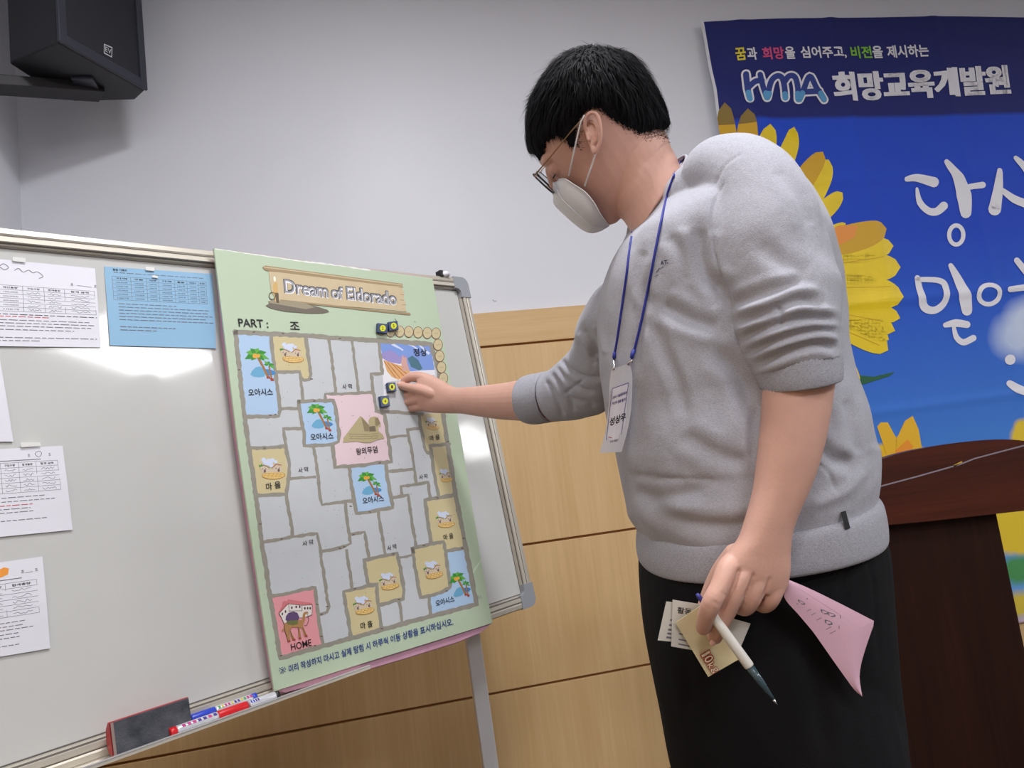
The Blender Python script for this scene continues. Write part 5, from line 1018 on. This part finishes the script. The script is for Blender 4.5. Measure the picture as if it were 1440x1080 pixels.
# short fade below the hair line
P1 = np.array(t1.v)
for _ in range(2600):
    k = rng.uniform(0, len(LOW) - 1.001); i = int(k); e_ = LOW[i] * (1 - k + i) + LOW[i + 1] * (k - i); f = e_[0] + rng.normal() * 2; u = e_[1] - abs(rng.normal()) * 6 + 2
    if f > 28: continue
    sg = 1 if rng.random() < .7 else -1; o_ = H(f, u, 120 * sg); h_ = tb.ray_cast(Vector(o_), Vector(-hl * sg))
    if h_[0] is None or np.hypot(*(np.array(projn(np.array([h_[0]]))[:2]).ravel() - [834, 186]) / [14, 31]) < 1.05: continue
    p0 = np.array(h_[0]) + hl * sg * .0002; dirn = _n(-hu_ * .6 - hf_ * .5 + rng.normal(size=3) * .3 + hl * sg * .15); sd = _n(np.cross(dirn, hl)); L = rng.uniform(1.5, 4) * HS; b0 = len(vs)
    vs += [p0 - sd * .25 * HS, p0 + sd * .25 * HS, p0 + dirn * L + hl * sg * .0003]; fs.append((b0, b0 + 1, b0 + 2))
# wisps standing up from the crown
for _ in range(170):
    f0 = rng.uniform(-95, 30); p0 = H(f0, 95, rng.uniform(-15, 15)); d = _n(p0 - O0); h_ = B2.ray_cast(Vector(O0), Vector(d)); p0 = np.array(h_[0]) if h_[0] else p0; nr = _n(p0 - O0); dirn = _n(hf_ * rng.uniform(-.6, 1) + nr * rng.uniform(.3, 1.1) + hl * rng.uniform(-.4, .4)); L = rng.uniform(7, 17) * HS; sd = _n(np.cross(dirn, hl)); b0 = len(vs)
    for k in range(5):
        t = k / 4; c_ = p0 + dirn * L * t + hf_ * L * .5 * t * t - nr * L * .25 * t * t - nr * .002; w_ = rng.uniform(.7, .9) * HS * (1 - t) + .12 * HS; vs += [c_ - sd * w_, c_ + sd * w_]
        if k: fs.append((b0 + 2 * k - 2, b0 + 2 * k - 1, b0 + 2 * k + 1, b0 + 2 * k))
hair = mesh('hair', vs, fs, hairm, man, True); hair['label'] = 'short black hair with faded sides'
# ---- face mask
mw = mat('mask fabric', (228, 230, 234), .75, bump=.25, bscale=600, sss=.05)
RI = [(84, 2, 0), (99, -12, 0), (110, -22, 0), (111.5, -48, 0), (110, -76, 0), (105, -90, 0), (94, -98, 0), (79, -102, 0)]
MI = [(82, -3, 22), (88, -12, 34), (92, -24, 44), (92, -44, 50), (92, -66, 50), (90, -84, 42), (85, -95, 28), (77.5, -102, 10)]
ED = [(77, -4, 36), (69, -10, 55), (66, -24, 63), (63, -40, 67), (64, -54, 67), (67, -66, 64), (72, -80, 54), (77, -99, 20)]
cols = [[(a[0], a[1], -a[2]) for a in ED], [(a[0], a[1], -a[2]) for a in MI], RI, MI, ED]; cols = [catmull(c_, 4) for c_ in cols]; nr_ = len(cols[0]); vs = []; fs = []
W_ = 4 * 5 + 1
for i in range(nr_):
    row = []
    for a in range(4):
        for t in np.linspace(0, 1, 6)[:-1]:
            p_ = cols[a][i] * (1 - t) + cols[a + 1][i] * t; bul = 4.5 * math.sin(math.pi * t) * (1 if a in (1, 2) else .8); p_ = p_ + np.array([bul, 0, bul * .5 * (-1 if a < 2 else 1)]); row.append(p_)
    row.append(cols[4][i]); vs += [H(*p_) for p_ in row]
for i in range(nr_ - 1):
    for j in range(W_ - 1): a = i * W_ + j; fs.append((a, a + 1, a + W_ + 1, a + W_))
mk = mesh('face_mask', vs, fs, mw, man, True); q = mk.modifiers.new('s', 'SUBSURF'); q.levels = q.render_levels = 1; q = mk.modifiers.new('t', 'SOLIDIFY'); q.thickness = .0012; q.offset = 1; mk['label'] = 'white folded face mask'
pm = lambda L, r: tube_obj('seam', [H(*x) for x in L], r * HS, mw, mk, 6)
pm([tuple(x + np.array([.8, 0, 1.2])) for x in catmull(MI, 3)], .8); pm([tuple(x + np.array([.3, 0, 1.0])) for x in catmull(ED, 3)], .9)
lp1 = mat('ear loop white', (228, 228, 228), .7)
for sg in (1, -1):
    l1, l2 = 56 * sg, 66 * sg
    def hp(x, y, l):
        q = on(x, y, HC + hl * l * HS, hl); return q
    if sg > 0: a = [hp(800, 247, 57), hp(805, 222, 74), hp(811, 196, 81), hp(817, 171, 84), hp(822, 162, 88)]; c_ = [hp(822, 262, 68), hp(831, 236, 74), hp(838, 214, 80), hp(843, 201, 86), hp(846, 194, 92)]
    else: a = [H(68, -10, -56), H(38, 14, -78), H(-5, 27, -84)]; c_ = [H(63, -45, -67), H(30, -20, -78), H(-5, 0, -86)]
    tube_obj('ear_loop', a, 1.15 * HS, lp1, mk, 8); tube_obj('ear_loop', c_, 1.15 * HS, lp1, mk, 8)
# ---- glasses
gl = tag(bpy.data.objects.new('glasses', None)); C.objects.link(gl); gl.parent = man; gl.matrix_parent_inverse = Matrix.Translation(-man.location)
bpy.data.objects.remove(gl)
gold, blkm = mat('wire gold', (150, 120, 92), .3, .8), mat('rim black', (24, 24, 28), .35)
bm = bmesh.new()
for sg in (1, -1):
    pts = []
    for k in range(25):
        t = 2 * math.pi * k / 24; cx_, cy_ = 34 * sg, 8; x_, y_ = 25 * np.sign(math.cos(t)) * abs(math.cos(t)) ** .7, 19 * np.sign(math.sin(t)) * abs(math.sin(t)) ** .75; pts.append(H(96 + .0 * x_ - abs(x_ + cx_) * .03, cy_ + y_, cx_ + x_))
    tube(bm, pts, 1.3 * HS, 8)
tube(bm, [H(97, 14, -9), H(99, 18, 0), H(97, 14, 9)], 1.1 * HS, 8)
glo = bm_obj('glasses', bm, blkm, man, True); glo['label'] = 'thin rimmed glasses'
for sg in (1, -1):
    if sg > 0: tube_obj('temple', [H(94, 22, 59), H(92, 24, 66), H(60, 24, 74), H(20, 25, 79), H(-8, 24, 84)], [1.3 * HS, 1.0 * HS, .85 * HS, .9 * HS, 1.2 * HS], gold, glo, 8)
    else: tube_obj('temple', [H(94, 22, -59), H(92, 24, -66), H(20, 25, -79), H(-12, 24, -84)], .9 * HS, gold, glo, 8)
    lens_m = mat('spectacle lens', (235, 240, 245), .02); lens_m.node_tree.nodes['Principled BSDF'].inputs['Transmission Weight'].default_value = 1; lens_m.node_tree.nodes['Principled BSDF'].inputs['IOR'].default_value = 1.1
    pl = []
    for k in range(24):
        t = 2 * math.pi * k / 24; x_, y_ = 24.5 * np.sign(math.cos(t)) * abs(math.cos(t)) ** .7, 18.5 * np.sign(math.sin(t)) * abs(math.sin(t)) ** .75; pl.append((x_ + 34 * sg, y_ + 8))
    bm = bmesh.new(); prism(bm, [H(95.2 - abs(x_) * .03, y_, x_) for x_, y_ in pl], [H(96.4 - abs(x_) * .03, y_, x_) for x_, y_ in pl]); bm_obj('lens', bm, lens_m, glo)
# ---- name badge on its blue cord
cord = mat('cord blue', (34, 44, 140), .6)
sh = onto(ts, .0026, 1.02)
bd = empty('name_badge', P(868, 580, 1.0), 'name badge in clear sleeve hanging on a thin blue neck cord', 'badge')
def dep(p_): return (R @ (p_ - CAM))[2]
pc = [(957, 227), (948, 246), (938, 275), (930, 310), (922, 350), (914, 392), (906, 432), (898, 468), (892, 492)]
c1 = [sh(*p_) for p_ in catmull(pc, 4)]; 
c2p = [(888, 334), (885, 352), (881, 385), (876, 420), (871, 455), (867, 482), (864.5, 496)]; c2 = [sh(*p_) for p_ in catmull(c2p, 4)]
tube_obj('cord', [tuple(x) for x in catmull(c1, 3)], .0016, cord, bd, 8); tube_obj('cord', [tuple(x) for x in catmull(c2, 3)], .0016, cord, bd, 8)
# behind the neck and round the far side, lying on the collar
tube_obj('cord', [c1[0], P(962, 224, 1.09), P(960, 226, 1.14), P(930, 262, 1.185), P(902, 300, 1.19), P(890, 322, 1.16), c2[0]], .0016, cord, bd, 8)
dl_ = min(dep(sh(x, y)) for x in (864, 875, 889) for y in (515, 540, 565)) - .004
db = min(dep(sh(x, y)) for x in (862, 870, 886) for y in (590, 610, 630)) - .004
met = mat('clip metal', (200, 200, 205), .25, .9)
for (x, y), c_, hx in (((864, 500), c2[-1], (862.5, 520)), ((889, 500), c1[-1], (883, 513))):
    dd_ = dep(c_) - .001
    tube_obj('cord_end', [c_, P(x, y - 1, dd_), P(x - .5, y + 4, dd_)], .0026, cord, bd, 8)
    tube_obj('clip', [P(x - .5, y + 4, dd_), P(x - 1, y + 9, dd_ - .001), P(hx[0] + 1.5, hx[1] - 4, dl_), P(hx[0], hx[1], dl_)], [.0012, .0022, .0014, .0018], met, bd, 8)
def strip(Lp, Rp, d0, d1, bow):
    def f(u, v, L=0):
        n = len(Lp) - 1; t = v * n; i = min(int(t), n - 1); t -= i; a = np.array(Lp[i]) * (1 - t) + np.array(Lp[i + 1]) * t; c_ = np.array(Rp[i]) * (1 - t) + np.array(Rp[i + 1]) * t; q = a * (1 - u) + c_ * u
        return P(q[0], q[1], d0 + (d1 - d0) * v - bow * math.sin(math.pi * u) - .00015 * L)
    f.n = idir(0, 0, -1); return f
hold = mat('badge sleeve', (206, 206, 212), .25, spec=.5)
sl_ = strip([(860, 519), (857.5, 536), (857, 555), (855.5, 575), (852, 605), (843.5, 637)], [(886, 511), (889.5, 528), (889, 553), (887.5, 578), (882.5, 606), (874, 635.5)], dl_, db, .002)
sheet('sleeve', sl_, hold, bd, 4, 12, .0012)
cd = strip([(861, 547), (858.8, 570), (856, 597), (851.5, 628)], [(884, 539), (882.8, 565), (880, 592), (871.5, 628)], dl_ - .0006, db - .0006, .002)
ci = mat('badge card', (226, 224, 234), .5); sheet('card', cd, ci, bd, 4, 10, .0003)
p = Print(cd); vi = mat('badge violet', (70, 60, 120)); p.poly([(.03, .02), (.97, .02), (.97, .36), (.03, .36)], mat('badge lilac', (206, 192, 214)), 1)
p.line([(.0, .0), (1, 0)], .03, vi); p.line([(.0, .0), (0, 1)], .03, vi); p.line([(1, .0), (1, 1)], .03, vi); p.line([(0, 1), (1, 1)], .025, vi); p.line([(.3, 1), (.8, 1.01)], .03, mat('badge gold', (230, 180, 70)))
p.text('2022 나눔캠프에서', (.08, .215), (.92, .185), (.08, .155), vi, .03); p.text('자신의 꿈을 펼치다', (.08, .335), (.92, .305), (.08, .275), vi, .03)
p.text('성상우', (.04, .70), (.98, .655), (.04, .555), ink, .03); p.line([(.12, .86), (.34, .875)], .012, mat('badge red', (180, 90, 100))); p.text('교육개발원', (.25, .945), (.8, .93), (.25, .91), inkgrey, .02)
p.build('card_print', bd)
# ---- things in the left hand
pen = empty('pen', P(1036, 912, .83), 'white ballpoint pen with a clear tip, held between the fingers over the cards', 'pen')
pp = lambda t: P(980 + (1093 - 980) * t, 835 + (991 - 835) * t, .838 - .020 * t)
tube_obj('barrel', [pp(.13), pp(.15), pp(.4), pp(.645), pp(.655)], [.0048, .0054, .0056, .0056, .0052], mat('pen white', (226, 224, 216), .35), pen, 16)
tube_obj('push_button', [pp(0), pp(.02), pp(.13)], [.0016, .0026, .0028], mat('pen blue', (54, 56, 140), .4), pen, 12)
cg = mat('pen clear', (92, 122, 132), .12, spec=.7); cg.node_tree.nodes['Principled BSDF'].inputs['Transmission Weight'].default_value = .6
tube_obj('grip', [pp(.655), pp(.80), pp(.95)], [.0046, .0040, .0020], cg, pen, 14); tube_obj('refill', [pp(.66), pp(.95)], .0014, mat('refill blue', (30, 60, 90), .4), pen, 8); tube_obj('tip', [pp(.95), pp(1.0)], [.0018, .0006], met, pen, 10)
clipp = [pp(.17) + idir(-.004, -.0035, -.003) * .6, pp(.35) + idir(-.0038, .0025, -.004)]
cardw, cardy = mat('card white', (214, 212, 204), .5), mat('card cream', (222, 208, 166), .5, noise=.06, nscale=60)
def card(lb, px, d, m, prn=None):
    """px: top left, top right, bottom right, bottom left"""
    c_ = [P(x, y, d + q) for (x, y), q in zip(px, (0, .001, .002, .001))]; e = empty('card', np.mean(c_, 0), lb, 'card', 'cards held in the left hand'); n_ = _n(np.cross(c_[1] - c_[0], c_[3] - c_[0])); n_ = n_ if n_ @ (CAM - c_[0]) > 0 else -n_
    q = Quad(c_, n_, 0); sheet('card_sheet', q, m, e, 2, 2, .0006)
    if prn: p = Print(q); prn(p); p.build('card_print', e)
card('white card with Korean heading, leftmost in the hand', [(937, 846), (985, 851), (972, 905), (925, 900.5)], .8735, cardw, lambda p: (p.text('활동카드', (.22, .26), (.85, .25), (.22, .13), ink, .03), [p.line([(.25, v), (.6, v + .01)], .05, inkgrey) for v in (.45, .58, .70, .8, .9)]))
card('white card second from the left in the hand', [(946, 843.5), (992, 851), (984, 916), (944, 909)], .8705, cardw, lambda p: (p.text('활동', (.15, .27), (.60, .26), (.15, .13), ink, .02), [p.line([(.25, v), (.7, v + .01)], .03, inkgrey) for v in (.45, .58, .70, .82, .92)]))
card('white card showing right of the pen, behind the cream card', [(1002, 862), (1055.5, 877), (1040, 914), (990, 900)], .8695, cardw)
re = mat('print red', (196, 74, 44), .5); rl = mat('print pale', (238, 224, 196), .5)
card('cream card marked 10kg in red, front of the fan', [(950, 875.5), (994, 846), (1041, 926), (996, 952)], .8660, cardy)
cy = [o for o in SC.objects if o.get('label', '').startswith('cream card')][0]
p = Print(lambda x, y, L: P(x, y, .8658) + idir(0, 0, -1) * (.0012 + .0001 * L))
ax_, ay_ = np.array([.52, .854]), np.array([.854, -.52]); o_ = np.array([985., 920.])
g_ = lambda s_, t_: tuple(o_ + ax_ * s_ + ay_ * t_)
for ch, s_, w_, h_ in (('1', 1, 3.6, 13), ('0', 7, 8, 13), ('k', 17, 6.5, 10), ('g', 25, 7, 10)):
    for dx in ((-1.1, 0, 1.1) if ch in '10' else (-.75, 0, .75)):
        for dy in ((-1.1, 0, 1.1) if ch in '10' else (-.75, 0, .75)): p.text(ch, g_(s_ + dx, dy), g_(s_ + w_ + dx, dy), g_(s_ + dx, h_ + dy), re, .03, layer=1)
    p.text(ch, g_(s_, 0), g_(s_ + w_, 0), g_(s_, h_), rl, .01, layer=3)
p.build('card_print', cy)
pkm = mat('pink paper', (228, 186, 206), .6); pe = empty('paper', P(1160, 880, .87), 'pink folded paper sheet hanging from the left hand', 'paper')
lf = [(1106, 818), (1104, 828), (1102, 842), (1122, 863), (1144, 889), (1174, 932), (1202.5, 972), (1212.5, 979.5)]; rt = [(1108, 815), (1128, 823), (1150, 833), (1190, 853), (1230.5, 874), (1216.5, 914), (1208.5, 948), (1212.6, 979)]
nrm = np.array(catmull(lf, 4)); nrt = np.array(catmull(rt[:5], 5)[:-1] + catmull(rt[4:], 3)[0:] )[:0]
def rs(pl, n):
    pl = np.array(pl, float); L = np.r_[0, np.cumsum(np.hypot(*np.diff(pl, axis=0).T))]; t = np.linspace(0, L[-1], n); return np.c_[np.interp(t, L, pl[:, 0]), np.interp(t, L, pl[:, 1])]
Lp, Rp = rs(lf, 20), np.vstack([rs(rt[:5], 12), rs(catmull(rt[4:], 4), 9)[1:]])
ps = strip([tuple(x) for x in Lp], [tuple(x) for x in Rp], .858, .868, .0025); sheet('sheet', ps, pkm, pe, 8, 28, .0004)
p = Print(ps); 
p.line([(.75, .10), (.72, .42), (.45, .50)], .006, inkgrey); p.line([(.2, .2), (.6, .2)], .006, inkgrey); 
for u, v in ((.35, .20), (.55, .34), (.40, .42), (.6, .38)): p.line([(u - .05, v), (u, v - .02), (u + .05, v + .01), (u + .02, v + .025), (u - .04, v + .015)], .012, inkgrey, smooth=True)
for v in (.28, .32, .37, .46, .5): p.line([(.25, v), (.38, v)], .004, inkgrey)
p.build('sheet_print', pe)
